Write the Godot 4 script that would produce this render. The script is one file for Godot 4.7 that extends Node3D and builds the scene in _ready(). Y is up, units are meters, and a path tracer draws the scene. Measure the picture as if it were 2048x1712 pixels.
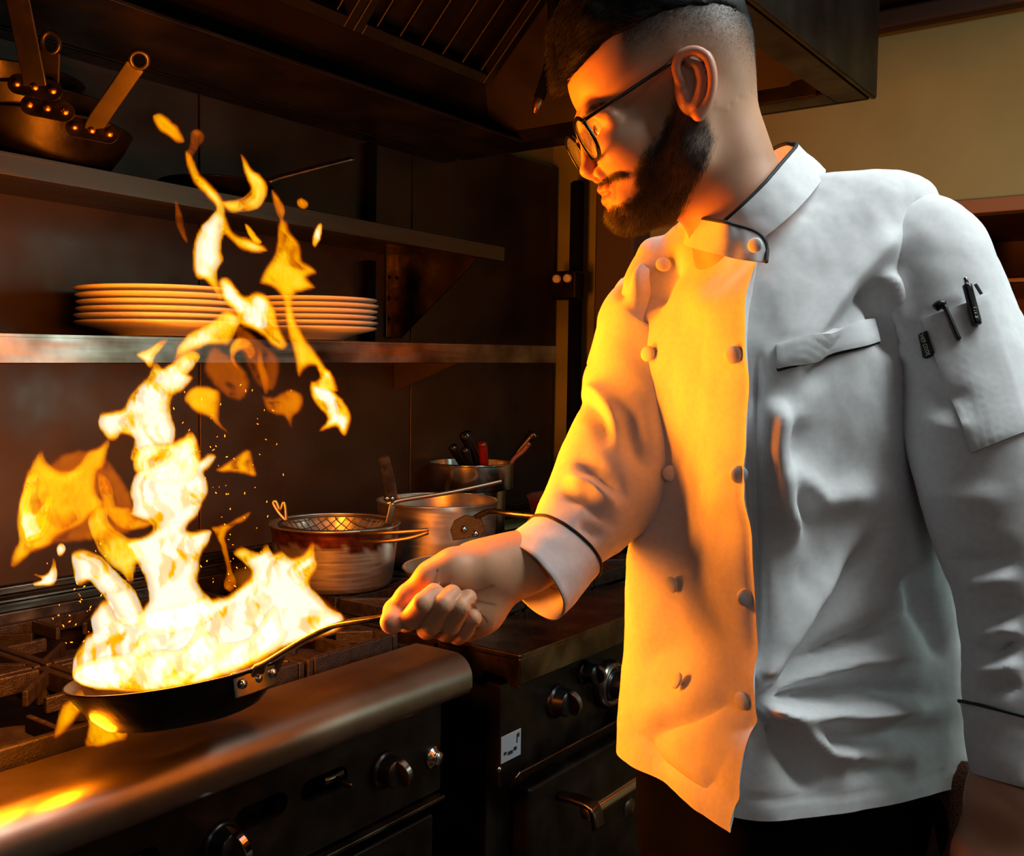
extends Node3D
# A chef flambeing at a restaurant range. Units are metres, y is up; the cook line's back wall is the plane z = 0.

const FOCAL := 1990.0
const EYE := Vector3(0.0, 1.336, 1.666)
var FW: Vector3
var RT: Vector3
var UPV: Vector3
var M := {}
var names := {}
var noise := FastNoiseLite.new()
var fine := FastNoiseLite.new()
var rng := RandomNumberGenerator.new()


# ---------------------------------------------------------------- geometry collector
class Geo:
	var v := PackedVector3Array()
	var n := PackedVector3Array()
	var c := PackedColorArray()
	var uv := PackedVector2Array()
	var ix := PackedInt32Array()

	func add(p: Vector3, q: Vector3, col := Color.WHITE, t := Vector2.ZERO) -> int:
		v.append(p)
		n.append(q)
		c.append(col)
		uv.append(t)
		return v.size() - 1

	# smooth sheet of nu x nv points (row after row); wrap joins the ends of each row; turned outwards from its centre unless keep
	func grid(p: PackedVector3Array, nu: int, nv: int, wrap := false, cols := PackedColorArray(), uvs := PackedVector2Array(), keep := false) -> void:
		var base := v.size()
		var nn := PackedVector3Array()
		nn.resize(p.size())
		var tri := PackedInt32Array()
		var last := nu if wrap else nu - 1
		for j in nv - 1:
			for i in last:
				var a := j * nu + i
				var b := j * nu + (i + 1) % nu
				var d := a + nu
				var e := b + nu
				tri.append_array([a, b, e, a, e, d])
		var mid := Vector3.ZERO
		for q in p:
			mid += q
		mid /= maxf(1.0, p.size())
		for k in range(0, tri.size(), 3):
			var A := p[tri[k]]
			var f := (p[tri[k + 2]] - A).cross(p[tri[k + 1]] - A)
			nn[tri[k]] += f
			nn[tri[k + 1]] += f
			nn[tri[k + 2]] += f
		var out := 0.0
		for k in p.size():
			out += nn[k].dot(p[k] - mid)
		var flip := out < 0.0 and not keep
		for k in p.size():
			var q := nn[k].normalized()
			add(p[k], -q if flip else q, cols[k] if cols.size() else Color.WHITE, uvs[k] if uvs.size() else Vector2(float(k % nu) / maxf(1, nu - 1), float(k / nu) / maxf(1, nv - 1)))
		for k in range(0, tri.size(), 3):
			ix.append(base + tri[k])
			ix.append(base + tri[k + (2 if flip else 1)])
			ix.append(base + tri[k + (1 if flip else 2)])

	func quad(a: Vector3, b: Vector3, d: Vector3, e: Vector3, toward := Vector3.ZERO) -> void:
		var q := (d - a).cross(b - a).normalized()
		var turn := toward != Vector3.ZERO and q.dot(toward) < 0.0
		if turn:
			q = -q
		var k := v.size()
		add(a, q, Color.WHITE, Vector2(0, 0))
		add(b, q, Color.WHITE, Vector2(1, 0))
		add(d, q, Color.WHITE, Vector2(1, 1))
		add(e, q, Color.WHITE, Vector2(0, 1))
		if turn:
			ix.append_array([k, k + 2, k + 1, k, k + 3, k + 2])
		else:
			ix.append_array([k, k + 1, k + 2, k, k + 2, k + 3])

	# box with bevelled edges, shaded smoothly over the bevels
	func box(t: Transform3D, size: Vector3, bev := 0.002) -> void:
		var h := size / 2.0
		bev = minf(bev, minf(h.x, minf(h.y, h.z)) * 0.9)
		var at := {}
		for ax in 3:
			for sg in [-1.0, 1.0]:
				for s1 in [-1.0, 1.0]:
					for s2 in [-1.0, 1.0]:
						var q := Vector3.ZERO
						var m := Vector3.ZERO
						q[ax] = sg * h[ax]
						m[ax] = sg
						q[(ax + 1) % 3] = s1 * (h[(ax + 1) % 3] - bev)
						q[(ax + 2) % 3] = s2 * (h[(ax + 2) % 3] - bev)
						at[[ax, sg, s1, s2]] = add(t * q, (t.basis * m).normalized(), Color.WHITE, Vector2(q[(ax + 1) % 3], q[(ax + 2) % 3]))
		var mid := t.origin
		for ax in 3:
			for sg in [-1.0, 1.0]:
				_face([at[[ax, sg, -1.0, -1.0]], at[[ax, sg, 1.0, -1.0]], at[[ax, sg, 1.0, 1.0]], at[[ax, sg, -1.0, 1.0]]], mid)
		for ax in 3:
			var a1 := (ax + 1) % 3
			for sg in [-1.0, 1.0]:
				for s1 in [-1.0, 1.0]:
					_face([at[[ax, sg, s1, -1.0]], at[[ax, sg, s1, 1.0]], at[[a1, s1, 1.0, sg]], at[[a1, s1, -1.0, sg]]], mid)
		for sx in [-1.0, 1.0]:
			for sy in [-1.0, 1.0]:
				for sz in [-1.0, 1.0]:
					_face([at[[0, sx, sy, sz]], at[[1, sy, sz, sx]], at[[2, sz, sx, sy]]], mid)

	func _face(k: Array, mid: Vector3) -> void:
		var a := v[k[0]]
		var f := (v[k[2]] - a).cross(v[k[1]] - a)
		var flip := f.dot(a + (v[k[1]] - a) * 0.3 + (v[k[2]] - a) * 0.3 - mid) < 0.0
		for j in range(1, k.size() - 1):
			ix.append(k[0])
			ix.append(k[j + 1] if flip else k[j])
			ix.append(k[j] if flip else k[j + 1])

	# profile of (radius, height) turned about y; a repeated point makes a hard edge
	func lathe(t: Transform3D, prof: Array, seg := 40, cols := []) -> void:
		var run: Array = []
		var rc: Array = []
		for k in prof.size():
			run.append(prof[k])
			if cols.size():
				rc.append(cols[k])
			if k == prof.size() - 1 or prof[k].is_equal_approx(prof[k + 1]):
				if run.size() > 1:
					_turn(t, run, seg, rc)
				run = []
				rc = []

	func _turn(t: Transform3D, run: Array, seg: int, rc: Array) -> void:
		var p := PackedVector3Array()
		var cc := PackedColorArray()
		for k in run.size():
			for i in seg:
				var a := TAU * i / seg
				p.append(t * Vector3(cos(a) * run[k].x, run[k].y, sin(a) * run[k].x))
				if rc.size():
					cc.append(rc[k])
		# outward = to the right of the way the profile runs
		var base := ix.size()
		grid(p, seg, run.size(), true, cc, PackedVector2Array(), true)
		var want := Vector2.ZERO
		var got := 0.0
		for k in run.size() - 1:
			var d: Vector2 = run[k + 1] - run[k]
			want = Vector2(d.y, -d.x)
			var mid3 := t.basis * Vector3(want.x, want.y, 0)
			got += (n[v.size() - p.size() + k * seg] + n[v.size() - p.size() + (k + 1) * seg]).dot(mid3)
		if got < 0.0:
			for k in range(v.size() - p.size(), v.size()):
				n[k] = -n[k]
			for k in range(base, ix.size(), 3):
				var s := ix[k + 1]
				ix[k + 1] = ix[k + 2]
				ix[k + 2] = s

	# round tube along a path; radii one number or one per point
	func tube(path: PackedVector3Array, radii, seg := 10, caps := true, cols := PackedColorArray()) -> void:
		var p := PackedVector3Array()
		var cc := PackedColorArray()
		var up := Vector3.UP
		if absf((path[1] - path[0]).normalized().dot(up)) > 0.9:
			up = Vector3.RIGHT
		var m := path.size()
		for k in m:
			var d := (path[mini(k + 1, m - 1)] - path[maxi(k - 1, 0)]).normalized()
			var x := d.cross(up).normalized()
			up = x.cross(d).normalized()
			var r: float = radii if radii is float else radii[k]
			if caps and k == 0:
				_ring(p, cc, path[k] - d * r * 0.3, x, up, r * 0.02, seg, cols, k)
				_ring(p, cc, path[k] - d * r * 0.25, x, up, r * 0.7, seg, cols, k)
			_ring(p, cc, path[k], x, up, r, seg, cols, k)
			if caps and k == m - 1:
				_ring(p, cc, path[k] + d * r * 0.25, x, up, r * 0.7, seg, cols, k)
				_ring(p, cc, path[k] + d * r * 0.3, x, up, r * 0.02, seg, cols, k)
		grid(p, seg, p.size() / seg, true, cc)

	func _ring(p: PackedVector3Array, cc: PackedColorArray, o: Vector3, x: Vector3, y: Vector3, r: float, seg: int, cols: PackedColorArray, k: int) -> void:
		for i in seg:
			var a := TAU * i / seg
			p.append(o + (x * cos(a) + y * sin(a)) * r)
			if cols.size():
				cc.append(cols[k])

	# flat bar with rounded corners swept along a path; side is its width direction
	func strap(path: PackedVector3Array, side: Vector3, w, t: float, r := 0.35) -> void:
		var p := PackedVector3Array()
		var m := path.size()
		var seg := 12
		for k in m:
			var d := (path[mini(k + 1, m - 1)] - path[maxi(k - 1, 0)]).normalized()
			var y := d.cross(side).normalized()
			var x := y.cross(d).normalized()
			var ww: float = (w if w is float else w[k]) / 2.0
			var rr := minf(ww, t / 2.0) * r * 2.0
			for e in ([0, 1] if k == 0 else ([1, 0] if k == m - 1 else [1])):
				for i in seg:
					var q := i / 3
					var a := TAU * (q * 3 + (i % 3) * 1.5) / seg
					var cx := (ww - rr) * (1.0 if q == 0 or q == 3 else -1.0)
					var cy := (t / 2.0 - rr) * (1.0 if q < 2 else -1.0)
					p.append(path[k] + (x * (cx + cos(a) * rr) + y * (cy + sin(a) * rr)) * (1.0 if e == 1 else 0.02))
		grid(p, seg, p.size() / seg, true)

	# polygon in x,y pushed out along z by depth (walls flat), faces at z = 0 and z = depth
	func slab(t: Transform3D, poly: PackedVector2Array, depth: float, bev := 0.0) -> void:
		var tri := Geometry2D.triangulate_polygon(poly)
		var cw := Geometry2D.is_polygon_clockwise(poly)
		var inner := poly
		if bev > 0.0:
			var off := Geometry2D.offset_polygon(poly, -bev)
			if off.size() == 1 and off[0].size() == poly.size():
				inner = off[0]
				# keep the same start
				var best := 0
				for k in inner.size():
					if inner[k].distance_to(poly[0]) < inner[best].distance_to(poly[0]):
						best = k
				var turned := PackedVector2Array()
				for k in inner.size():
					turned.append(inner[(k + best) % inner.size()])
				inner = turned
				if Geometry2D.is_polygon_clockwise(inner) != cw:
					inner = poly
			tri = Geometry2D.triangulate_polygon(inner)
		for zz in [0.0, depth]:
			var k0 := v.size()
			var nn := (t.basis * Vector3(0, 0, 1 if zz > 0.0 else -1)).normalized()
			for q in inner:
				add(t * Vector3(q.x, q.y, zz), nn, Color.WHITE, q)
			for k in range(0, tri.size(), 3):
				var a := inner[tri[k]]
				var b := inner[tri[k + 1]]
				var d := inner[tri[k + 2]]
				var ccw := (b - a).cross(d - a) > 0.0
				var fl: bool = ccw == (zz > 0.0)
				ix.append_array([k0 + tri[k], k0 + tri[k + (2 if fl else 1)], k0 + tri[k + (1 if fl else 2)]])
		for k in poly.size():
			var a := poly[k]
			var b := poly[(k + 1) % poly.size()]
			var e := (b - a).normalized()
			var o := Vector2(e.y, -e.x) * (-1.0 if cw else 1.0)
			var no := t.basis * Vector3(o.x, o.y, 0)
			if inner == poly:
				quad(t * Vector3(a.x, a.y, 0), t * Vector3(b.x, b.y, 0), t * Vector3(b.x, b.y, depth), t * Vector3(a.x, a.y, depth), no)
			else:
				var a2 := inner[k]
				var b2 := inner[(k + 1) % inner.size()]
				quad(t * Vector3(a.x, a.y, bev), t * Vector3(b.x, b.y, bev), t * Vector3(b.x, b.y, depth - bev), t * Vector3(a.x, a.y, depth - bev), no)
				quad(t * Vector3(a2.x, a2.y, 0), t * Vector3(b2.x, b2.y, 0), t * Vector3(b.x, b.y, bev), t * Vector3(a.x, a.y, bev), no)
				quad(t * Vector3(a2.x, a2.y, depth), t * Vector3(b2.x, b2.y, depth), t * Vector3(b.x, b.y, depth - bev), t * Vector3(a.x, a.y, depth - bev), no)

	func mesh() -> ArrayMesh:
		var arr := []
		arr.resize(Mesh.ARRAY_MAX)
		arr[Mesh.ARRAY_VERTEX] = v
		arr[Mesh.ARRAY_NORMAL] = n
		arr[Mesh.ARRAY_COLOR] = c
		arr[Mesh.ARRAY_TEX_UV] = uv
		arr[Mesh.ARRAY_INDEX] = ix
		var m := ArrayMesh.new()
		m.add_surface_from_arrays(Mesh.PRIMITIVE_TRIANGLES, arr)
		return m


# ---------------------------------------------------------------- nodes
func numbered(called: String) -> String:
	var k: int = names.get(called, 0)
	names[called] = k + 1
	return called if k == 0 else "%s_%03d" % [called, k]


func thing(called: String, label: String, category: String, at := Vector3.ZERO, group := "") -> Node3D:
	var o := Node3D.new()
	o.name = numbered(called)
	add_child(o)
	o.position = at
	tag(o, label, category, group)
	return o


func tag(o: Node, label: String, category: String, group := "", kind := "") -> void:
	if label:
		o.set_meta("label", label)
	if category:
		o.set_meta("category", category)
	if group:
		o.set_meta("group", group)
	if kind:
		o.set_meta("kind", kind)


func part(called: String, g, m: Material, parent: Node = self, label := "") -> MeshInstance3D:
	var o := MeshInstance3D.new()
	o.name = numbered(called) if parent == self else called
	o.mesh = g if g is Mesh else g.mesh()
	o.material_override = m
	parent.add_child(o, true)
	if label:
		o.set_meta("label", label)
	return o


func struct(called: String, g, m: Material, label: String) -> MeshInstance3D:
	var o := part(called, g, m)
	o.set_meta("kind", "structure")
	o.set_meta("label", label)
	return o


func copy_of(o: Node3D, label: String, t: Transform3D) -> Node3D:
	var q: Node3D = o.duplicate()
	var stem := String(o.name)
	q.name = numbered(stem)
	add_child(q)
	q.transform = t
	q.set_meta("label", label)
	return q


func geo_box(center: Vector3, size: Vector3, bev := 0.002) -> Geo:
	var g := Geo.new()
	g.box(Transform3D(Basis(), center), size, bev)
	return g


func span(a: Vector3, b: Vector3, bev := 0.002) -> Geo:
	return geo_box((a + b) / 2.0, (b - a).abs(), bev)


func tf(o: Vector3, deg := Vector3.ZERO) -> Transform3D:
	return Transform3D(Basis.from_euler(Vector3(deg_to_rad(deg.x), deg_to_rad(deg.y), deg_to_rad(deg.z))), o)


func along(o: Vector3, y: Vector3, hint := Vector3.RIGHT) -> Transform3D:
	y = y.normalized()
	var z := hint.cross(y).normalized()
	return Transform3D(Basis(y.cross(z).normalized(), y, z), o)


func curve(pts: Array, n: int) -> PackedVector3Array:
	# Catmull-Rom through the points
	var out := PackedVector3Array()
	var m := pts.size()
	for k in n + 1:
		var s := float(k) / n * (m - 1)
		var i := mini(int(s), m - 2)
		var p0: Vector3 = pts[maxi(i - 1, 0)]
		var p1: Vector3 = pts[i]
		var p2: Vector3 = pts[i + 1]
		var p3: Vector3 = pts[mini(i + 2, m - 1)]
		out.append(p1.cubic_interpolate(p2, p0, p3, s - i))
	return out


# a point of the place, from where it stands in view and how far along the line of sight it lies
func pt(px: float, py: float, d: float) -> Vector3:
	return EYE + (FW + RT * ((px - 1024.0) / FOCAL) - UPV * ((py - 856.0) / FOCAL)) * d


func pt_y(px: float, d: float, y: float) -> Vector3:
	var p0 := pt(px, 0.0, d)
	var p1 := pt(px, 1000.0, d)
	return p0.lerp(p1, (y - p0.y) / (p1.y - p0.y))


# ---------------------------------------------------------------- materials
func mat(called: String, col: Color, rough: float, metal := 0.0) -> StandardMaterial3D:
	var m := StandardMaterial3D.new()
	m.resource_name = called
	m.albedo_color = col
	m.roughness = rough
	m.metallic = metal
	M[called] = m
	return m


func noise_tex(size: int, freq: float, lo: Color, hi: Color, sx := 1.0, sy := 1.0, oct := 4, sd := 1, bias := 1.0) -> ImageTexture:
	var f := FastNoiseLite.new()
	f.seed = sd
	f.frequency = freq
	f.noise_type = FastNoiseLite.TYPE_SIMPLEX_SMOOTH
	f.fractal_octaves = oct
	var im := Image.create(size, size, false, Image.FORMAT_RGB8)
	for y in size:
		for x in size:
			# blend of shifted copies, so that the tile repeats without a seam
			var u := float(x) / size
			var w := float(y) / size
			var a := f.get_noise_2d(x * sx, y * sy)
			var b := f.get_noise_2d((x - size) * sx, y * sy)
			var d := f.get_noise_2d(x * sx, (y - size) * sy)
			var e := f.get_noise_2d((x - size) * sx, (y - size) * sy)
			var k := clampf(lerpf(lerpf(a, b, u), lerpf(d, e, u), w) * 0.9 + 0.5, 0.0, 1.0)
			im.set_pixel(x, y, lo.lerp(hi, pow(k, bias)))
	return ImageTexture.create_from_image(im)


func tri_tex(m: StandardMaterial3D, scale: Vector3) -> void:
	m.uv1_triplanar = true
	m.uv1_world_triplanar = true
	m.uv1_scale = scale


func grey(v: float) -> Color:
	return Color(v, v, v)


func make_materials() -> void:
	var brushed := noise_tex(256, 0.03, grey(0.55), grey(1.0), 0.35, 6.0, 3, 3)
	var smudge := noise_tex(256, 0.02, grey(0.35), grey(1.0), 1.0, 1.0, 5, 5)
	var grime := noise_tex(256, 0.018, Color(0.42, 0.36, 0.3), Color(1, 1, 1), 1.0, 1.0, 5, 8)
	var haze_tex := noise_tex(256, 0.014, Color(0.74, 0.7, 0.66), Color(1, 1, 1), 1.0, 1.0, 5, 9)
	var pits := noise_tex(256, 0.12, grey(0.0), grey(1.0), 1.0, 1.0, 4, 11)
	var weave := weave_tex()
	var m := mat("stainless", Color(0.66, 0.63, 0.59), 0.36, 1.0)
	m.roughness_texture = brushed
	m.albedo_texture = grime
	tri_tex(m, Vector3(1.4, 1.4, 1.4))
	m = mat("worn_stainless", Color(0.55, 0.51, 0.46), 0.42, 1.0)
	m.roughness_texture = smudge
	m.albedo_texture = grime
	tri_tex(m, Vector3(2.2, 2.2, 2.2))
	m = mat("rail_steel", Color(0.62, 0.59, 0.55), 0.38, 1.0)
	m.albedo_texture = haze_tex
	tri_tex(m, Vector3(2.0, 2.0, 2.0))
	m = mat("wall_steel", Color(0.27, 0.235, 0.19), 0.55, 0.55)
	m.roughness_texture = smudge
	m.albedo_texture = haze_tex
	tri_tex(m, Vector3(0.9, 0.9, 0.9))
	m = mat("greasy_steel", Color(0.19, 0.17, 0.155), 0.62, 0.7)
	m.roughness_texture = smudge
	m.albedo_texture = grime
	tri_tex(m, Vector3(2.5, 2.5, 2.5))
	m = mat("shelf_steel", Color(0.3, 0.275, 0.24), 0.42, 0.92)
	m.roughness_texture = brushed
	tri_tex(m, Vector3(2, 2, 2))
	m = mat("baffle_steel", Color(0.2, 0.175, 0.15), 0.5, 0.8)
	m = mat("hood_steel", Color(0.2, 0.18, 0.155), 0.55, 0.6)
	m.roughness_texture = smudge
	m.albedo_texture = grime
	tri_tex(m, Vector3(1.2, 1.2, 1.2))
	m = mat("cast_iron", Color(0.085, 0.072, 0.065), 0.75, 0.25)
	m.heightmap_enabled = true
	m.heightmap_texture = pits
	m.heightmap_scale = 0.06
	m.roughness_texture = smudge
	tri_tex(m, Vector3(9, 9, 9))
	m = mat("black_gap", Color(0.03, 0.03, 0.03), 0.9)
	m.metallic_specular = 0.2
	m = mat("carbon_steel", Color(0.16, 0.14, 0.125), 0.55, 0.75)
	m.albedo_texture = grime
	m.roughness_texture = smudge
	m.heightmap_enabled = true
	m.heightmap_texture = pits
	m.heightmap_scale = 0.02
	tri_tex(m, Vector3(5, 5, 5))
	m = mat("handle_steel", Color(0.5, 0.47, 0.43), 0.42, 1.0)
	m.roughness_texture = smudge
	tri_tex(m, Vector3(6, 6, 6))
	m = mat("dark_handle", Color(0.22, 0.2, 0.18), 0.55, 0.85)
	m.roughness_texture = smudge
	tri_tex(m, Vector3(6, 6, 6))
	m = mat("aluminium", Color(0.72, 0.7, 0.66), 0.45, 0.95)
	m.roughness_texture = brushed
	m.vertex_color_use_as_albedo = true
	tri_tex(m, Vector3(3, 3, 3))
	m = mat("polished_steel", Color(0.72, 0.71, 0.69), 0.2, 1.0)
	m = mat("chrome", Color(0.8, 0.8, 0.8), 0.12, 1.0)
	m = mat("porcelain", Color(0.82, 0.8, 0.75), 0.22)
	m = mat("wire", Color(0.5, 0.44, 0.36), 0.4, 1.0)
	m = mat("black_plastic", Color(0.045, 0.045, 0.05), 0.3)
	m = mat("red_plastic", Color(0.4, 0.05, 0.05), 0.35)
	m = mat("wood", Color(0.45, 0.26, 0.14), 0.6)
	m = mat("brass", Color(0.72, 0.5, 0.28), 0.35, 1.0)
	m = mat("paint_olive", Color(0.55, 0.56, 0.36), 0.85)
	m.albedo_texture = noise_tex(128, 0.03, Color(0.93, 0.93, 0.93), Color(1, 1, 1), 1, 1, 4, 15)
	tri_tex(m, Vector3(1, 1, 1))
	m = mat("paint_dim", Color(0.3, 0.27, 0.22), 0.85)
	m = mat("paint_cream", Color(0.7, 0.68, 0.62), 0.85)
	m = mat("tile_floor", Color(0.22, 0.12, 0.09), 0.5)
	m = mat("dark_wood", Color(0.28, 0.17, 0.1), 0.55)
	m = mat("light_wood", Color(0.5, 0.34, 0.2), 0.55)
	m = mat("brown_enamel", Color(0.3, 0.13, 0.08), 0.4)
	m = mat("paper_label", Color(0.55, 0.62, 0.68), 0.7)
	m = mat("ink", Color(0.06, 0.06, 0.07), 0.8)
	m = mat("cloth", Color(0.86, 0.86, 0.87), 0.92)
	m.albedo_texture = weave[0]
	m.heightmap_enabled = true
	m.heightmap_texture = weave[1]
	m.heightmap_scale = 0.012
	m.rim_enabled = true
	m.rim = 0.15
	tri_tex(m, Vector3(11, 11, 11))
	m = mat("piping", Color(0.025, 0.025, 0.028), 0.7)
	m = mat("button_cloth", Color(0.86, 0.86, 0.86), 0.85)
	m = mat("black_cloth", Color(0.03, 0.028, 0.03), 1.0)
	m.metallic_specular = 0.15
	m.heightmap_enabled = true
	m.heightmap_texture = weave[1]
	m.heightmap_scale = 0.02
	tri_tex(m, Vector3(9, 9, 9))
	m = mat("terry", Color(0.36, 0.22, 0.15), 1.0)
	m.heightmap_enabled = true
	m.heightmap_texture = pits
	m.heightmap_scale = 0.25
	tri_tex(m, Vector3(14, 14, 14))
	m = mat("skin", Color(1, 1, 1), 0.5)
	m.vertex_color_use_as_albedo = true
	m.subsurf_scatter_enabled = true
	m.subsurf_scatter_strength = 0.12
	m.heightmap_enabled = true
	m.heightmap_texture = pits
	m.heightmap_scale = 0.005
	tri_tex(m, Vector3(22, 22, 22))
	m = mat("hair", Color(0.02, 0.017, 0.015), 0.6)
	m.metallic_specular = 0.3
	m = mat("beard_hair", Color(0.1, 0.06, 0.042), 0.55)
	m = mat("eye_white", Color(1, 1, 1), 0.12)
	m.vertex_color_use_as_albedo = true
	m = mat("frame_black", Color(0.02, 0.02, 0.022), 0.22)
	m = mat("lens", Color(0.9, 0.92, 0.9, 0.1), 0.02)
	m.transparency = BaseMaterial3D.TRANSPARENCY_ALPHA
	m.cull_mode = BaseMaterial3D.CULL_DISABLED
	m = mat("light_panel", Color(0.9, 0.9, 0.9), 0.6)
	m.emission_enabled = true
	m.emission = Color(0.95, 1.0, 1.0)
	m.emission_energy_multiplier = 3.0
	m = mat("window_glow", Color(0.9, 0.95, 0.95), 0.6)
	m.emission_enabled = true
	m.emission = Color(0.86, 1.0, 0.97)
	m.emission_energy_multiplier = 2.0
	m = mat("sauce", Color(0.5, 0.28, 0.08), 0.15)
	m = mat("spark", Color(1, 0.5, 0.1), 0.5)
	m.emission_enabled = true
	m.emission = Color(1.0, 0.5, 0.12)
	m.emission_energy_multiplier = 2.5
	m = mat("heat_lamp_glow", Color(0.9, 0.3, 0.1), 0.5)
	m.emission_enabled = true
	m.emission = Color(1.0, 0.42, 0.08)
	m.emission_energy_multiplier = 2.0


func weave_tex() -> Array:
	var s := 256
	var f := FastNoiseLite.new()
	f.seed = 21
	f.frequency = 0.05
	var a := Image.create(s, s, false, Image.FORMAT_RGB8)
	var b := Image.create(s, s, false, Image.FORMAT_RGB8)
	for y in s:
		for x in s:
			var k := 0.5 + 0.25 * sin(TAU * (x + y) / 4.0) + 0.15 * f.get_noise_2d(x * 2, y * 9) + 0.1 * f.get_noise_2d(x * 9, y * 2)
			var t := 0.95 + 0.05 * f.get_noise_2d(x * 0.8, y * 0.8)
			a.set_pixel(x, y, grey(t))
			b.set_pixel(x, y, grey(clampf(k, 0, 1)))
	return [ImageTexture.create_from_image(a), ImageTexture.create_from_image(b)]


# ---------------------------------------------------------------- camera, light, room
const CEILING_NEAR := 2.5
const CEILING_FAR := 0.12
const WINDOW := 1.1
const FIRE := 1.2
func _ready() -> void:
	noise.seed = 7
	noise.frequency = 1.0
	noise.fractal_octaves = 3
	fine.seed = 19
	fine.frequency = 1.0
	fine.fractal_octaves = 2
	rng.seed = 42
	set_camera()
	make_materials()
	make_lights()
	make_room()
	make_hood()
	make_ranges()
	make_shelves()
	make_cookware()
	make_pass()
	make_person()
	make_pan_and_fire()


func set_camera() -> void:
	var yaw := deg_to_rad(36.0)
	var pitch := deg_to_rad(-2.9)
	var roll := deg_to_rad(0.85)
	FW = Vector3(cos(yaw) * cos(pitch), sin(pitch), -sin(yaw) * cos(pitch))
	var r0 := FW.cross(Vector3.UP).normalized()
	var u0 := r0.cross(FW)
	RT = r0 * cos(roll) + u0 * sin(roll)
	UPV = u0 * cos(roll) - r0 * sin(roll)
	var cam := Camera3D.new()
	cam.name = "camera"
	cam.fov = rad_to_deg(2.0 * atan(856.0 / FOCAL))
	cam.near = 0.05
	cam.far = 50.0
	cam.transform = Transform3D(Basis(RT, UPV, -FW), EYE)
	add_child(cam)
	cam.current = true
	var env := Environment.new()
	env.background_mode = Environment.BG_COLOR
	env.background_color = Color.BLACK
	env.tonemap_mode = Environment.TONE_MAPPER_LINEAR
	env.tonemap_exposure = 1.0
	env.sdfgi_enabled = true
	env.ssao_enabled = true
	env.ssil_enabled = true
	var we := WorldEnvironment.new()
	we.name = "environment"
	we.environment = env
	add_child(we)


func fire_light(at: Vector3, energy: float, size: float) -> void:
	var l := OmniLight3D.new()
	l.name = "fire_light"
	l.position = at
	l.light_color = Color(1.0, 0.5, 0.04)
	l.light_energy = energy * FIRE
	l.light_size = size
	l.omni_range = 12.0
	l.omni_attenuation = 2.0
	l.shadow_enabled = true
	add_child(l, true)


func make_lights() -> void:
	# two recessed ceiling panels of the kitchen: one over the aisle beside the cook, one behind the photographer
	window_light()
	ceiling_panel(Vector3(1.15, 2.47, 2.05), Vector2(0.6, 1.2), CEILING_NEAR, "recessed ceiling light panel over the aisle beside the cook")
	ceiling_panel(Vector3(-1.3, 2.47, 2.6), Vector2(0.6, 1.2), CEILING_FAR, "recessed long ceiling light panel farther down the aisle")


func window_light() -> void:
	var l := AreaLight3D.new()
	l.name = "window_light"
	l.area_size = Vector2(1.0, 1.0)
	l.light_color = Color(0.86, 1.0, 0.97)
	l.light_energy = WINDOW
	l.area_range = 14.0
	l.area_attenuation = 2.0
	l.shadow_enabled = true
	l.transform = Transform3D(Basis(Vector3.UP, PI / 2), Vector3(2.53, 1.5, 3.3))
	add_child(l)


func ceiling_panel(at: Vector3, size: Vector2, energy: float, label: String) -> void:
	var o := thing("ceiling_light", label, "ceiling light", at, "recessed ceiling lights")
	var g := Geo.new()
	for s in [-1.0, 1.0]:
		g.box(tf(Vector3(s * (size.x / 2 + 0.015), 0, 0)), Vector3(0.03, 0.05, size.y + 0.06), 0.004)
		g.box(tf(Vector3(0, 0, s * (size.y / 2 + 0.015))), Vector3(size.x, 0.05, 0.03), 0.004)
	part("frame", g, M.stainless, o)
	part("diffuser", geo_box(Vector3(0, 0.005, 0), Vector3(size.x, 0.01, size.y), 0.001), M.light_panel, o)
	var l := AreaLight3D.new()
	l.name = "panel_light"
	l.area_size = size
	l.light_color = Color(0.95, 1.0, 1.0)
	l.light_energy = energy
	l.area_range = 14.0
	l.area_attenuation = 2.0
	l.shadow_enabled = true
	l.transform = Transform3D(Basis(Vector3.RIGHT, -PI / 2), at + Vector3(0, -0.01, 0))
	add_child(l, true)


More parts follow.
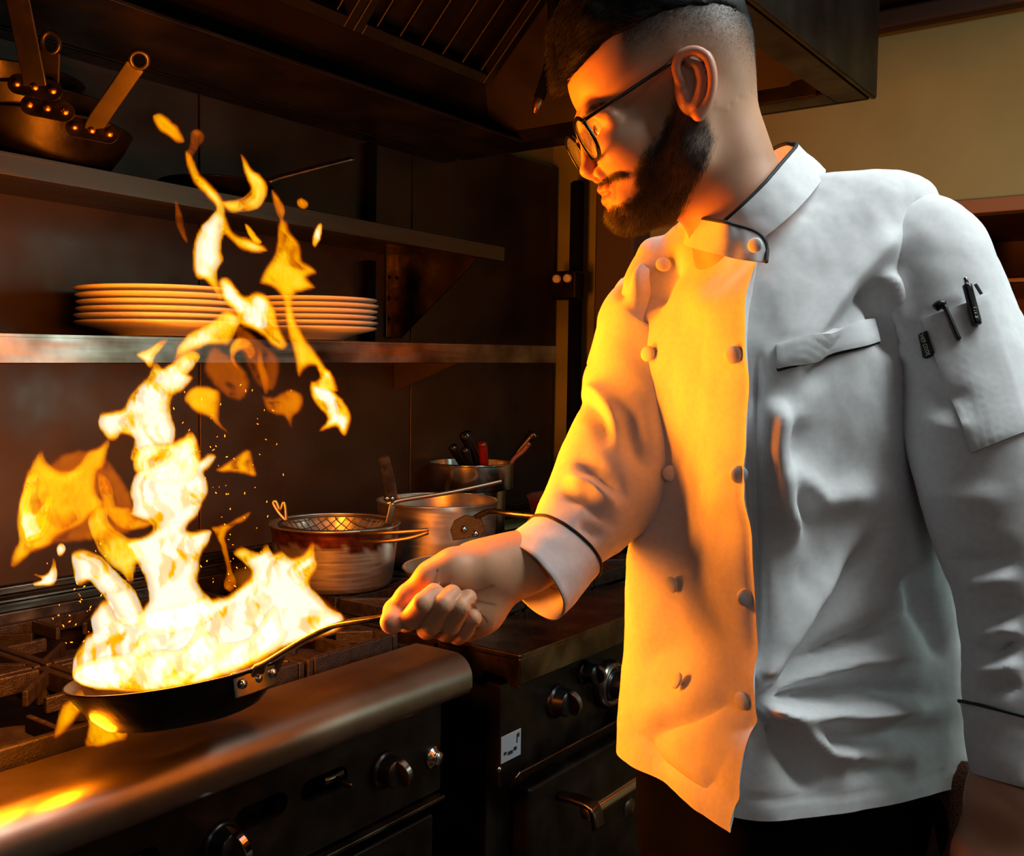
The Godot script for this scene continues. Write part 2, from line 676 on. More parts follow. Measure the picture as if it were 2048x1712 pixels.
func make_room() -> void:
	var x0 := -3.2
	var x1 := 2.54
	var z1 := 4.6
	var h := 2.5
	struct("floor", span(Vector3(x0 - 0.1, -0.1, -0.1), Vector3(x1 + 0.8, 0.0, z1 + 0.1)), M.tile_floor, "dark red quarry floor of the kitchen")
	struct("ceiling", span(Vector3(x0 - 0.1, h, -0.1), Vector3(x1 + 0.8, h + 0.1, z1 + 0.1)), M.paint_dim, "dim ceiling above the hood")
	struct("wall_back", span(Vector3(x0 - 0.1, 0, -0.14), Vector3(x1 + 0.1, h, -0.04)), M.paint_olive, "back wall behind the cook line")
	struct("wall_front", span(Vector3(x0 - 0.1, 0, z1), Vector3(x1 + 0.8, h, z1 + 0.1)), M.paint_cream, "pale wall across the kitchen, behind the viewer")
	struct("wall_left", span(Vector3(x0 - 0.1, 0, -0.1), Vector3(x0, h, z1 + 0.1)), M.paint_dim, "dim wall at the far end of the line")
	# olive end wall with the pass opening (z 1.02 to 2.3, y 1.1 to 1.745)
	var wr := CSGBox3D.new()
	wr.name = "wall_right"
	wr.size = Vector3(0.1, h, z1 + 0.2)
	wr.position = Vector3(x1 + 0.05, h / 2, z1 / 2)
	wr.material = M.paint_olive
	for cut in [[1.02, 2.3, 1.1, 1.745], [2.75, 3.85, 0.95, 2.05]]:
		var hole := CSGBox3D.new()
		hole.name = "opening"
		hole.operation = CSGShape3D.OPERATION_SUBTRACTION
		hole.size = Vector3(0.3, cut[3] - cut[2], cut[1] - cut[0])
		hole.position = Vector3(0, (cut[2] + cut[3]) / 2, (cut[0] + cut[1]) / 2) - Vector3(0, wr.position.y, wr.position.z)
		hole.material = M.paint_olive
		wr.add_child(hole, true)
	add_child(wr)
	tag(wr, "olive painted end wall beyond the hood", "", "", "structure")
	# frosted daylight window farther along the end wall, out of view; its light rims the cook's sleeve
	var win := thing("window_1", "frosted daylight window farther along the olive wall", "", Vector3(x1 + 0.04, 1.5, 3.3))
	win.set_meta("kind", "structure")
	var wf := Geo.new()
	for s in [-1.0, 1.0]:
		wf.box(tf(Vector3(0, 0, s * 0.53)), Vector3(0.08, 1.1, 0.04), 0.004)
		wf.box(tf(Vector3(0, s * 0.53, 0)), Vector3(0.08, 0.04, 1.02), 0.004)
	part("window_frame", wf, M.paint_cream, win)
	part("pane", geo_box(Vector3(0.02, 0, 0), Vector3(0.008, 1.02, 1.02), 0.001), M.window_glow, win)
	# steel sheets of the backsplash, each its own panel
	var wb := thing("steel_backsplash", "smudged stainless sheet panels covering the wall behind the range", "backsplash", Vector3.ZERO)
	var xs := [-1.6, -0.4, 0.62, 1.235, 1.86, 2.5]
	for k in xs.size() - 1:
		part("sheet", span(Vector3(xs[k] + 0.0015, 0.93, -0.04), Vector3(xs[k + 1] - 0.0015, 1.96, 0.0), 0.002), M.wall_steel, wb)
	var tr := Geo.new()
	tr.box(tf(Vector3(0.45, 0.966, 0.006)), Vector3(4.0, 0.018, 0.014), 0.005)
	tr.box(tf(Vector3(0.45, 0.951, 0.012)), Vector3(4.0, 0.006, 0.026), 0.002)
	part("lower_trim", tr, M.stainless, wb)
	# pipe moulding at the top of the end wall
	var tm := Geo.new()
	tm.box(tf(Vector3(x1 - 0.02, 2.215, 2.3)), Vector3(0.04, 0.05, 4.4), 0.01)
	tm.box(tf(Vector3(x1 - 0.035, 2.265, 2.3)), Vector3(0.07, 0.03, 4.4), 0.008)
	tm.box(tf(Vector3(x1 - 0.05, 2.32, 2.3)), Vector3(0.1, 0.05, 4.4), 0.008)
	struct("trim_1", tm, M.dark_wood, "dark stepped moulding near the top of the olive wall")
	# corner: dark standpipe, rough column and a switch box
	var pole := Geo.new()
	pole.tube(PackedVector3Array([Vector3(2.46, 0.9, 0.1), Vector3(2.46, 1.6, 0.1), Vector3(2.46, 1.9, 0.1)]), 0.02, 14)
	var po := part("standpipe", pole, M.black_gap)
	tag(po, "black vertical standpipe in the corner below the hood", "pipe")
	var col := Geo.new()
	col.box(tf(Vector3(2.49, 1.25, 0.235)), Vector3(0.1, 2.5, 0.13), 0.012)
	var co := part("column", col, M.paint_dim)
	tag(co, "rough brown column beside the black standpipe", "column")
	var sb := thing("switch_box", "small dark switch box with two pale buttons below the standpipe", "switch", Vector3(2.40, 1.60, 0.11))
	part("housing", geo_box(Vector3.ZERO, Vector3(0.05, 0.08, 0.085), 0.006), M.greasy_steel, sb)
	for s in [-1.0, 1.0]:
		var bt := Geo.new()
		bt.lathe(along(Vector3(-0.025, 0.018, s * 0.018), Vector3.LEFT, Vector3.UP), [Vector2(0.012, 0), Vector2(0.012, 0.008), Vector2(0.009, 0.011), Vector2(0.0, 0.011)], 16)
		part("button", bt, M.porcelain, sb)


func make_hood() -> void:
	var o := thing("extractor_hood", "large stainless extractor hood with baffle filters over the cook line", "hood", Vector3(0.0, 1.88, 0.6))
	var org := o.position
	var x0 := -1.4
	var x1 := 1.975
	var za := 0.165
	var zb := 1.085
	# outer skin: front, ends and back
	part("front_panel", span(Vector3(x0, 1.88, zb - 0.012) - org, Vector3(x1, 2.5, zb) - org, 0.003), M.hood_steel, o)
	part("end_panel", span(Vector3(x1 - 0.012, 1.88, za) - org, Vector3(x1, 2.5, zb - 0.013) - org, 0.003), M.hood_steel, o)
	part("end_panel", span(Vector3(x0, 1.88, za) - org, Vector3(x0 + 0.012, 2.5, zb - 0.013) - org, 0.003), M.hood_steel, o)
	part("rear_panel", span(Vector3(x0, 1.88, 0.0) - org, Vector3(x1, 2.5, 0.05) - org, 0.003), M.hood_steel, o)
	# grease gutter round the rim
	var g := Geo.new()
	g.box(tf(Vector3((x0 + x1) / 2, 1.884, za + 0.02) - org), Vector3(x1 - x0, 0.008, 0.24), 0.002)
	g.box(tf(Vector3((x0 + x1) / 2, 1.9, za + 0.055) - org), Vector3(x1 - x0 - 0.05, 0.03, 0.006), 0.002)
	g.box(tf(Vector3((x0 + x1) / 2, 1.884, zb - 0.045) - org), Vector3(x1 - x0 - 0.03, 0.008, 0.062), 0.002)
	g.box(tf(Vector3((x0 + x1) / 2, 1.9, zb - 0.075) - org), Vector3(x1 - x0 - 0.15, 0.035, 0.006), 0.002)
	g.box(tf(Vector3(x1 - 0.045, 1.884, (za + zb) / 2) - org), Vector3(0.062, 0.008, zb - za - 0.14), 0.002)
	g.box(tf(Vector3(x1 - 0.075, 1.9, (za + zb) / 2) - org), Vector3(0.006, 0.035, zb - za - 0.18), 0.002)
	part("gutter", g, M.hood_steel, o)
	# sloping inside: rear apron, right apron, front apron
	var fb := Vector3(1.72, 1.97, 0.33) - org
	var ft := Vector3(1.72, 2.4, 0.76) - org
	g = Geo.new()
	g.quad(Vector3(x0, 1.9, za + 0.03) - org, Vector3(x1 - 0.05, 1.9, za + 0.03) - org, fb, Vector3(x0, 1.97, 0.33) - org, Vector3(0, -1, 1))
	g.quad(Vector3(x0, 1.9, za + 0.024) - org, Vector3(x1 - 0.05, 1.9, za + 0.024) - org, fb + Vector3(0, 0.006, -0.006), Vector3(x0, 1.976, 0.324) - org, Vector3(0, 1, -1))
	part("rear_apron", g, M.hood_steel, o)
	g = Geo.new()
	g.quad(fb, ft, Vector3(x1 - 0.05, 1.9, zb - 0.05) - org, Vector3(x1 - 0.05, 1.9, za + 0.03) - org, Vector3(-1, -0.5, 0))
	g.quad(fb + Vector3(0.01, 0, 0), ft + Vector3(0.01, 0, 0), Vector3(x1 - 0.04, 1.9, zb - 0.05) - org, Vector3(x1 - 0.04, 1.9, za + 0.03) - org, Vector3(1, 0.5, 0))
	part("side_apron", g, M.hood_steel, o)
	g = Geo.new()
	g.quad(ft, Vector3(x0, 2.4, 0.76) - org, Vector3(x0, 1.9, zb - 0.05) - org, Vector3(x1 - 0.05, 1.9, zb - 0.05) - org, Vector3(0, -1, -1))
	g.quad(ft + Vector3(0, 0.01, 0.01), Vector3(x0, 2.41, 0.77) - org, Vector3(x0, 1.91, zb - 0.04) - org, Vector3(x1 - 0.05, 1.91, zb - 0.04) - org, Vector3(0, 1, 1))
	part("front_apron", g, M.hood_steel, o)
	# baffle filters: slats running up the 45 degree slope, in framed cassettes
	var up := (Vector3(0, 2.4, 0.76) - Vector3(0, 1.97, 0.33))
	var ln := up.length()
	up = up.normalized()
	var nrm := Vector3(0, -up.z, up.y)
	var slat := Geo.new()
	slat.strap(PackedVector3Array([-up * (ln / 2 - 0.03), Vector3.ZERO, up * (ln / 2 - 0.03)]), (Vector3.RIGHT - nrm * 1.1).normalized(), 0.04, 0.003)
	var slat_mesh := slat.mesh()
	var cw := 0.41
	for k in 6:
		var cx := 1.72 - cw * (k + 0.5)
		var c := Vector3(cx, 2.185, 0.545) - org
		var f := Geo.new()
		var b := Basis(Vector3.RIGHT, up, Vector3.RIGHT.cross(up))
		for s in [-1.0, 1.0]:
			f.box(Transform3D(b, c + Vector3.RIGHT * s * (cw / 2 - 0.012)), Vector3(0.022, ln, 0.035), 0.003)
			f.box(Transform3D(b, c + up * s * (ln / 2 - 0.012)), Vector3(cw - 0.046, 0.024, 0.035), 0.003)
		f.box(Transform3D(b, c - b.z * 0.03), Vector3(cw - 0.01, ln - 0.01, 0.004), 0.001)
		var cas := part("filter_cassette", f, M.hood_steel, o)
		for j in 6:
			var sl := part("baffle_slat", slat_mesh, M.baffle_steel, cas)
			sl.position = c + Vector3.RIGHT * ((j - 2.5) * 0.062) + nrm * 0.012
	# suppression pipe with a brass nozzle
	var n := thing("spray_nozzle", "brass fire suppression nozzle on a black pipe under the hood", "nozzle", pt(1068, 226, 1.98))
	var no := n.position
	var a := pt(1078, 197, 1.98) - no
	g = Geo.new()
	g.tube(PackedVector3Array([Vector3.ZERO, a * 0.25, a * 0.3, a * 0.55, a * 0.6, a]), [0.004, 0.0055, 0.0075, 0.0075, 0.009, 0.009], 12)
	part("nozzle_tip", g, M.brass, n)
	g = Geo.new()
	g.tube(curve([a, pt(1088, 168, 1.98) - no, pt(1098, 130, 1.99) - no, pt(1105, 60, 2.0) - no, pt(1105, -40, 2.0) - no], 20), 0.011, 10)
	part("pipe", g, M.black_gap, n)


# ---------------------------------------------------------------- ranges
func knob_parts(o: Node3D, at: Vector3, r: float, chrome := false) -> void:
	var k := Geo.new()
	k.lathe(along(at, Vector3.BACK, Vector3.RIGHT), [Vector2(r * 1.25, 0), Vector2(r * 1.25, 0.004), Vector2(r * 1.15, 0.007), Vector2(r, 0.009), Vector2(r * 0.96, 0.026), Vector2(r * 0.85, 0.03), Vector2(0.0, 0.031)], 28)
	var kn := part("knob", k, M.black_plastic, o)
	var b := Geo.new()
	# the raised wing across the dial
	var w := PackedVector2Array()
	for i in 17:
		var a := PI * i / 16.0
		w.append(Vector2(cos(a) * r * 0.95, sin(a) * r * 0.8))
	w.append(Vector2(-r * 0.95, -r * 0.9))
	w.append(Vector2(r * 0.95, -r * 0.9))
	b.slab(Transform3D(Basis(Vector3.UP.rotated(Vector3.BACK, 0.3), Vector3.BACK, Vector3.UP.rotated(Vector3.BACK, 0.3).cross(Vector3.BACK)), at + Vector3(0, 0, 0.03)), w, r * 0.45, 0.001)
	part("wing", b, M.chrome if chrome else M.handle_steel, kn)


func stadium(cx: float, cy: float, w: float, h: float) -> PackedVector2Array:
	var p := PackedVector2Array()
	for i in 9:
		var a := -PI / 2 + PI * i / 8.0
		p.append(Vector2(cx + w / 2 - h / 2 + cos(a) * h / 2, cy + sin(a) * h / 2))
	for i in 9:
		var a := PI / 2 + PI * i / 8.0
		p.append(Vector2(cx - w / 2 + h / 2 + cos(a) * h / 2, cy + sin(a) * h / 2))
	return p


func oven_handle(o: Node3D, xa: float, xb: float, y: float, z: float) -> void:
	var h := Geo.new()
	h.tube(PackedVector3Array([Vector3(xa, y, z + 0.06), Vector3((xa + xb) / 2, y, z + 0.06), Vector3(xb, y, z + 0.06)]), 0.0125, 16)
	var hd := part("handle", h, M.polished_steel, o)
	for x in [xa + 0.012, xb - 0.012]:
		var b := Geo.new()
		b.strap(curve([Vector3(x, y + 0.012, z + 0.002), Vector3(x, y + 0.014, z + 0.035), Vector3(x, y + 0.008, z + 0.068), Vector3(x, y - 0.024, z + 0.078)], 12), Vector3.RIGHT, 0.03, 0.01)
		part("bracket", b, M.worn_stainless, hd)


func grate(at: Vector3, w: float, d: float, label: String) -> void:
	var o := thing("burner_grate", label, "grate", at, "cast iron grates on the ranges")
	var g := Geo.new()
	var hh := 0.028
	for s in [-1.0, 1.0]:
		g.box(tf(Vector3(s * (w / 2 - 0.006), -hh / 2, 0)), Vector3(0.012, hh, d), 0.003)
		g.box(tf(Vector3(0, -hh / 2, s * (d / 2 - 0.006))), Vector3(w - 0.024, hh, 0.012), 0.003)
		for s2 in [-1.0, 1.0]:
			g.box(tf(Vector3(s * (w / 2 - 0.014), -0.033, s2 * (d / 2 - 0.014))), Vector3(0.022, 0.03, 0.022), 0.004)
	part("frame", g, M.cast_iron, o)
	for k in 8:
		var a := TAU * k / 8.0
		var dir := Vector3(sin(a), 0, cos(a))
		var reach := minf((w / 2 - 0.01) / maxf(absf(dir.x), 0.01), (d / 2 - 0.01) / maxf(absf(dir.z), 0.01))
		var inner := 0.045 if k % 2 == 0 else 0.06
		var f := Geo.new()
		var b := Basis(dir.cross(Vector3.UP), Vector3.UP, -dir)
		f.box(Transform3D(b, dir * (reach + inner) / 2 + Vector3(0, -0.011, 0)), Vector3(0.009, 0.022, reach - inner), 0.0025)
		part("finger", f, M.cast_iron, o)


func burner(at: Vector3, label: String) -> void:
	var o := thing("burner", label, "burner", at, "gas burners under the grates")
	var g := Geo.new()
	g.lathe(tf(Vector3.ZERO), [Vector2(0.05, -0.03), Vector2(0.05, 0.0), Vector2(0.044, 0.006), Vector2(0.044, 0.006), Vector2(0.03, 0.009), Vector2(0.0, 0.01)], 30)
	part("head", g, M.cast_iron, o)
	g = Geo.new()
	g.tube(PackedVector3Array([Vector3(0, -0.015, 0.04), Vector3(0, -0.02, 0.08), Vector3(0, -0.02, 0.11)]), 0.016, 12)
	part("venturi_tube", g, M.cast_iron, o)


func make_ranges() -> void:
	# --- the range under the flaming pan
	var o := thing("gas_range", "stainless six burner gas range with rounded front rail under the flaming pan", "stove", Vector3(0.28, 0, 0.36))
	var org := o.position
	var xa := -0.62
	var xb := 1.185
	var g := span(Vector3(xa, 0.1, 0.03) - org, Vector3(xb - 0.02, 0.84, 0.66) - org, 0.004)
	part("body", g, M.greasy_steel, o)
	# well around the burners
	g = Geo.new()
	g.box(tf(Vector3((xa + xb) / 2, 0.876, 0.045) - org), Vector3(xb - xa, 0.068, 0.06), 0.003)
	for x in [xa + 0.01, xb - 0.012]:
		g.box(tf(Vector3(x, 0.87, 0.34) - org), Vector3(0.024, 0.07, 0.54), 0.003)
	part("burner_well", g, M.greasy_steel, o)
	part("back_ledge", span(Vector3(xa, 0.905, 0.0) - org, Vector3(xb + 0.07, 0.948, 0.085) - org, 0.004), M.worn_stainless, o)
	# rounded front rail
	var prof := [Vector2(0.618, 0.86), Vector2(0.618, 0.905), Vector2(0.623, 0.91), Vector2(0.66, 0.9105), Vector2(0.695, 0.91)]
	for k in 9:
		var a := PI / 2 - PI / 2 * k / 8.0
		prof.append(Vector2(0.702 + cos(a) * 0.036, 0.874 + sin(a) * 0.036))
	prof.append_array([Vector2(0.738, 0.862), Vector2(0.733, 0.852), Vector2(0.722, 0.848), Vector2(0.70, 0.848)])
	var p := PackedVector3Array()
	for s in [0.0, 1.0]:
		for q in prof:
			p.append(Vector3(lerpf(xa, xb - 0.004, s), q.y, q.x) - org)
	g = Geo.new()
	g.grid(p, prof.size(), 2)
	var cap := PackedVector2Array()
	for q in prof:
		cap.append(Vector2(-q.x, q.y))
	g.slab(Transform3D(Basis(Vector3(0, 0, -1), Vector3.UP, Vector3.RIGHT), Vector3(xb - 0.005, 0, 0) - org), cap, 0.005, 0.001)
	part("front_rail", g, M.rail_steel, o)
	# control panel with stadium slots cut through
	var panel := CSGBox3D.new()
	panel.size = Vector3(xb - xa - 0.03, 0.15, 0.012)
	panel.position = Vector3((xa + xb) / 2 - 0.015, 0.777, 0.694) - org
	panel.name = "control_panel"
	panel.material = M.greasy_steel
	o.add_child(panel)
	for cx in [0.62, 0.808, 0.915]:
		var cut := CSGPolygon3D.new()
		cut.polygon = stadium(cx - org.x - panel.position.x, 0.788 - panel.position.y, 0.085, 0.03)
		cut.depth = 0.05
		cut.position = Vector3(0, 0, 0.02)
		cut.operation = CSGShape3D.OPERATION_SUBTRACTION
		cut.name = "slot_cut"
		cut.material = M.greasy_steel
		panel.add_child(cut)
	part("manifold", span(Vector3(xa + 0.05, 0.775, 0.661) - org, Vector3(xb - 0.06, 0.8, 0.672) - org, 0.004), M.black_gap, o)
	for cx in [0.93, 0.62]:
		g = Geo.new()
		g.tube(PackedVector3Array([Vector3(cx, 0.79, 0.67) - org, Vector3(cx + 0.006, 0.787, 0.70) - org, Vector3(cx + 0.012, 0.782, 0.722) - org]), [0.006, 0.006, 0.0045], 10)
		g.tube(PackedVector3Array([Vector3(cx - 0.012, 0.79, 0.694) - org, Vector3(cx + 0.003, 0.79, 0.695) - org, Vector3(cx + 0.02, 0.791, 0.694) - org]), 0.007, 10)
		part("pilot_valve", g, M.worn_stainless, o)
	knob_parts(o, Vector3(0.745, 0.772, 0.70) - org, 0.022, true)
	knob_parts(o, Vector3(1.03, 0.772, 0.70) - org, 0.022)
	knob_parts(o, Vector3(0.47, 0.772, 0.70) - org, 0.022)
	g = Geo.new()
	g.lathe(along(Vector3(1.138, 0.757, 0.70) - org, Vector3.BACK), [Vector2(0.017, 0), Vector2(0.017, 0.004), Vector2(0.011, 0.007), Vector2(0.011, 0.01), Vector2(0.009, 0.013), Vector2(0, 0.014)], 20)
	part("igniter_button", g, M.polished_steel, o)
	# shelf lip and oven door below
	part("lip", span(Vector3(xa, 0.692, 0.662) - org, Vector3(xb - 0.035, 0.699, 0.716) - org, 0.002), M.worn_stainless, o)
	var door := part("oven_door", span(Vector3(0.3, 0.2, 0.664) - org, Vector3(1.14, 0.672, 0.703) - org, 0.006), M.greasy_steel, o)
	var hold := Node3D.new()
	hold.name = "handle_mount"
	oven_handle(door, 0.44 - org.x, 1.07 - org.x, 0.615 - org.y, 0.703 - org.z)
	hold.free()
	for x in [xa + 0.06, xb - 0.09]:
		for z in [0.09, 0.6]:
			g = Geo.new()
			g.lathe(tf(Vector3(x, 0, z) - org), [Vector2(0.03, 0.0), Vector2(0.03, 0.008), Vector2(0.02, 0.014), Vector2(0.02, 0.1)], 16)
			part("foot", g, M.worn_stainless, o)
	# --- neighbouring range
	var b := thing("oven_range", "dark second range with flat steel front ledge beside the cook", "stove", Vector3(1.9, 0, 0.38))
	var ob := b.position
	var x2 := 1.262
	var x3 := 2.3
	part("body", span(Vector3(x2 + 0.012, 0.1, 0.03) - ob, Vector3(x3, 0.84, 0.70) - ob, 0.004), M.greasy_steel, b)
	g = Geo.new()
	g.box(tf(Vector3((x2 + x3) / 2, 0.895, 0.69) - ob), Vector3(x3 - x2, 0.01, 0.164), 0.003)
	g.box(tf(Vector3((x2 + x3) / 2, 0.872, 0.769) - ob), Vector3(x3 - x2, 0.042, 0.006), 0.002)
	g.slab(Transform3D(Basis(Vector3(0, 0, 1), Vector3.UP, Vector3.LEFT), Vector3(x2 + 0.005, 0, 0) - ob), PackedVector2Array([Vector2(0.61, 0.89), Vector2(0.769, 0.89), Vector2(0.769, 0.846), Vector2(0.755, 0.846), Vector2(0.742, 0.858), Vector2(0.70, 0.862), Vector2(0.695, 0.846), Vector2(0.61, 0.846)]), 0.005, 0.0)
	part("front_ledge", g, M.worn_stainless, b)
	g = Geo.new()
	g.box(tf(Vector3((x2 + x3) / 2, 0.87, 0.045) - ob), Vector3(x3 - x2, 0.056, 0.06), 0.003)
	for x in [x2 + 0.012, x3 - 0.012]:
		g.box(tf(Vector3(x, 0.87, 0.34) - ob), Vector3(0.024, 0.056, 0.53), 0.003)
	g.box(tf(Vector3((x2 + x3) / 2, 0.87, 0.60) - ob), Vector3(x3 - x2, 0.045, 0.016), 0.003)
	part("burner_well", g, M.greasy_steel, b)
	part("control_panel", span(Vector3(x2 + 0.005, 0.672, 0.70) - ob, Vector3(x3, 0.842, 0.73) - ob, 0.003), M.greasy_steel, b)
	# paper label with two lines of print
	g = span(Vector3(1.263 + 0.008, 0.712, 0.7295) - ob, Vector3(1.325, 0.756, 0.7312) - ob, 0.0003)
	var lab := part("sticker", g, M.paper_label, b, "pale blue printed sticker")
	g = Geo.new()
	for e in [[1.277, 1.285, 0.724, 0.729], [1.288, 1.302, 0.721, 0.727], [1.304, 1.313, 0.724, 0.73], [1.312, 1.315, 0.735, 0.75], [1.315, 1.32, 0.744, 0.751]]:
		g.box(tf(Vector3((e[0] + e[1]) / 2, (e[2] + e[3]) / 2, 0.7313) - ob), Vector3(e[1] - e[0], e[3] - e[2], 0.0006), 0.0001)
	part("print", g, M.ink, lab)
	g = Geo.new()
	g.lathe(along(Vector3(1.268, 0.704, 0.73) - ob, Vector3.BACK), [Vector2(0.005, 0), Vector2(0.004, 0.002), Vector2(0, 0.003)], 12)
	part("screw", g, M.polished_steel, b)
	# dial with a pale ring, and plain knobs
	knob_parts(b, Vector3(1.43, 0.775, 0.73) - ob, 0.024)
	knob_parts(b, Vector3(1.52, 0.805, 0.73) - ob, 0.018)
	var dial := Geo.new()
	dial.lathe(along(Vector3(1.60, 0.765, 0.73) - ob, Vector3.BACK), [Vector2(0.046, 0), Vector2(0.046, 0.012), Vector2(0.042, 0.02), Vector2(0.036, 0.022), Vector2(0.036, 0.022), Vector2(0.034, 0.016), Vector2(0.0, 0.016)], 36)
	part("dial_ring", dial, M.handle_steel, b)
	knob_parts(b, Vector3(1.60, 0.765, 0.745) - ob, 0.024)
	# catch tray lip, door, handle, latch
	g = Geo.new()
	g.strap(PackedVector3Array([Vector3(1.285, 0.683, 0.745) - ob, Vector3(1.8, 0.683, 0.745) - ob, Vector3(x3, 0.683, 0.745) - ob]), Vector3(0, 0.8, 0.6), 0.045, 0.004)
	part("tray_lip", g, M.worn_stainless, b)
	var dr := part("oven_door", span(Vector3(1.337, 0.16, 0.702) - ob, Vector3(x3 - 0.05, 0.652, 0.742) - ob, 0.008), M.greasy_steel, b)
	oven_handle(dr, 1.42 - ob.x, 2.15 - ob.x, 0.597 - ob.y, 0.742 - ob.z)
	g = Geo.new()
	g.lathe(along(Vector3(1.68, 0.5, 0.742) - ob, Vector3.BACK), [Vector2(0.02, 0), Vector2(0.018, 0.003), Vector2(0.009, 0.005), Vector2(0, 0.006)], 20)
	part("badge", g, M.worn_stainless, b)
	for x in [x2 + 0.06, x3 - 0.06]:
		for z in [0.09, 0.64]:
			g = Geo.new()
			g.lathe(tf(Vector3(x, 0, z) - ob), [Vector2(0.03, 0.0), Vector2(0.03, 0.008), Vector2(0.02, 0.014), Vector2(0.02, 0.1)], 16)
			part("foot", g, M.worn_stainless, b)
	# grates and burners
	var cols := [[0.005, 0.24, "by the edge of the view"], [0.245, 0.48, "second from the edge of the view"], [0.485, 0.72, "beside the flaming pan"], [0.725, 0.96, "under the pan handle"], [0.965, 1.155, "next to the second range"]]
	for c in cols:
		for r in [[0.085, 0.345, "rear"], [0.352, 0.612, "front"]]:
			var cx: float = (c[0] + c[1]) / 2
			var cz: float = (r[0] + r[1]) / 2
			grate(Vector3(cx, 0.93, cz), c[1] - c[0], r[1] - r[0], "%s cast iron grate of the near range, %s" % [r[2], c[2]])
			burner(Vector3(cx, 0.885, cz), "black %s gas burner under the near range's grate %s" % [r[2], c[2]])
	var cols2 := [[1.285, 1.53, "at its near end, below the dented pot"], [1.535, 1.78, "in its middle, below the big pot"], [1.785, 2.03, "behind the cook's arm"], [2.035, 2.265, "at its far end"]]
	for c in cols2:
		for r in [[0.085, 0.335, "rear"], [0.342, 0.592, "front"]]:
			var cx: float = (c[0] + c[1]) / 2
			var cz: float = (r[0] + r[1]) / 2
			grate(Vector3(cx, 0.925, cz), c[1] - c[0], r[1] - r[0], "%s grate of the second range, %s" % [r[2], c[2]])
			burner(Vector3(cx, 0.88, cz), "black %s gas burner of the second range, %s" % [r[2], c[2]])


# ---------------------------------------------------------------- shelves
func make_shelves() -> void:
	# lower shelf: a folded steel board that sags a little to one side
	var tilt := 0.0212
	var o := thing("wall_shelf", "lower stainless wall shelf carrying the white plates", "shelf", Vector3(0.8, 1.389, 0.0))
	o.rotation.z = atan(tilt)
	var g := Geo.new()
	g.box(tf(Vector3(0.15, -0.003, 0.152)), Vector3(2.22, 0.006, 0.3), 0.001)
	g.box(tf(Vector3(0.15, -0.021, 0.299)), Vector3(2.22, 0.042, 0.005), 0.0015)
	g.box(tf(Vector3(0.15, -0.04, 0.288)), Vector3(2.22, 0.004, 0.022), 0.001)
	part("board", g, M.stainless, o)
	for x in [-0.4, 1.0]:
		g = Geo.new()
		g.slab(Transform3D(Basis(Vector3.BACK, Vector3.UP, Vector3.LEFT), Vector3(x, -0.006, 0.002)), PackedVector2Array([Vector2(0, 0), Vector2(0.27, 0), Vector2(0.27, -0.012), Vector2(0.02, -0.1), Vector2(0, -0.1)]), 0.004)
		part("bracket", g, M.wall_steel, o)
	var u := thing("wall_shelf", "upper stainless wall shelf with stacked frying pans", "shelf", Vector3(0.6, 1.633, 0.0))
	g = Geo.new()
	g.box(tf(Vector3(0.12, -0.003, 0.152)), Vector3(2.24, 0.006, 0.3), 0.001)
	g.box(tf(Vector3(0.12, -0.016, 0.299)), Vector3(2.24, 0.032, 0.005), 0.0015)
	g.box(tf(Vector3(0.12, -0.03, 0.288)), Vector3(2.24, 0.004, 0.022), 0.001)
	part("board", g, M.shelf_steel, u)
	for x in [-0.4, 1.19]:
		g = Geo.new()
		g.slab(Transform3D(Basis(Vector3.BACK, Vector3.UP, Vector3.LEFT), Vector3(x, -0.006, 0.002)), PackedVector2Array([Vector2(0, 0), Vector2(0.285, 0), Vector2(0.285, -0.006), Vector2(0.03, -0.2), Vector2(0, -0.2)]), 0.004)
		g.box(tf(Vector3(x - 0.012, -0.105, 0.004)), Vector3(0.03, 0.2, 0.006), 0.001)
		var br := part("bracket", g, M.worn_stainless, u)
		for yy in [-0.06, -0.11, -0.16]:
			var s := Geo.new()
			s.lathe(along(Vector3(x - 0.018, yy, 0.007), Vector3.BACK), [Vector2(0.005, 0), Vector2(0.004, 0.002), Vector2(0, 0.0025)], 10)
			part("screw", s, M.black_gap, br)
	for e in [[1.39, 1.61, "below the upper shelf"], [1.64, 1.88, "above the upper shelf"]]:
		var q := part("shelf_rod", span(Vector3(1.683, e[0] + 0.016, 0.004), Vector3(1.713, e[1] - 0.006, 0.022), 0.003), M.black_gap)
		tag(q, "black upright rod on the steel wall %s" % e[2], "rod", "uprights behind the shelves")


func plate_mesh(deep: bool) -> ArrayMesh:
	var g := Geo.new()
	var r := 0.135
	var f := 0.07
	var h := 0.024 if deep else 0.02
	g.lathe(tf(Vector3.ZERO), [Vector2(0.0, 0.002), Vector2(f - 0.004, 0.002), Vector2(f - 0.002, 0.0), Vector2(f, 0.0), Vector2(f + 0.003, 0.003), Vector2(0.095, h * 0.45), Vector2(r - 0.006, h - 0.005), Vector2(r, h - 0.002), Vector2(r + 0.0005, h), Vector2(r - 0.002, h + 0.0012), Vector2(r - 0.01, h - 0.001), Vector2(0.1, h * 0.5 + 0.004), Vector2(0.085, 0.0075), Vector2(0.06, 0.006), Vector2(0.0, 0.006)], 64)
	return g.mesh()


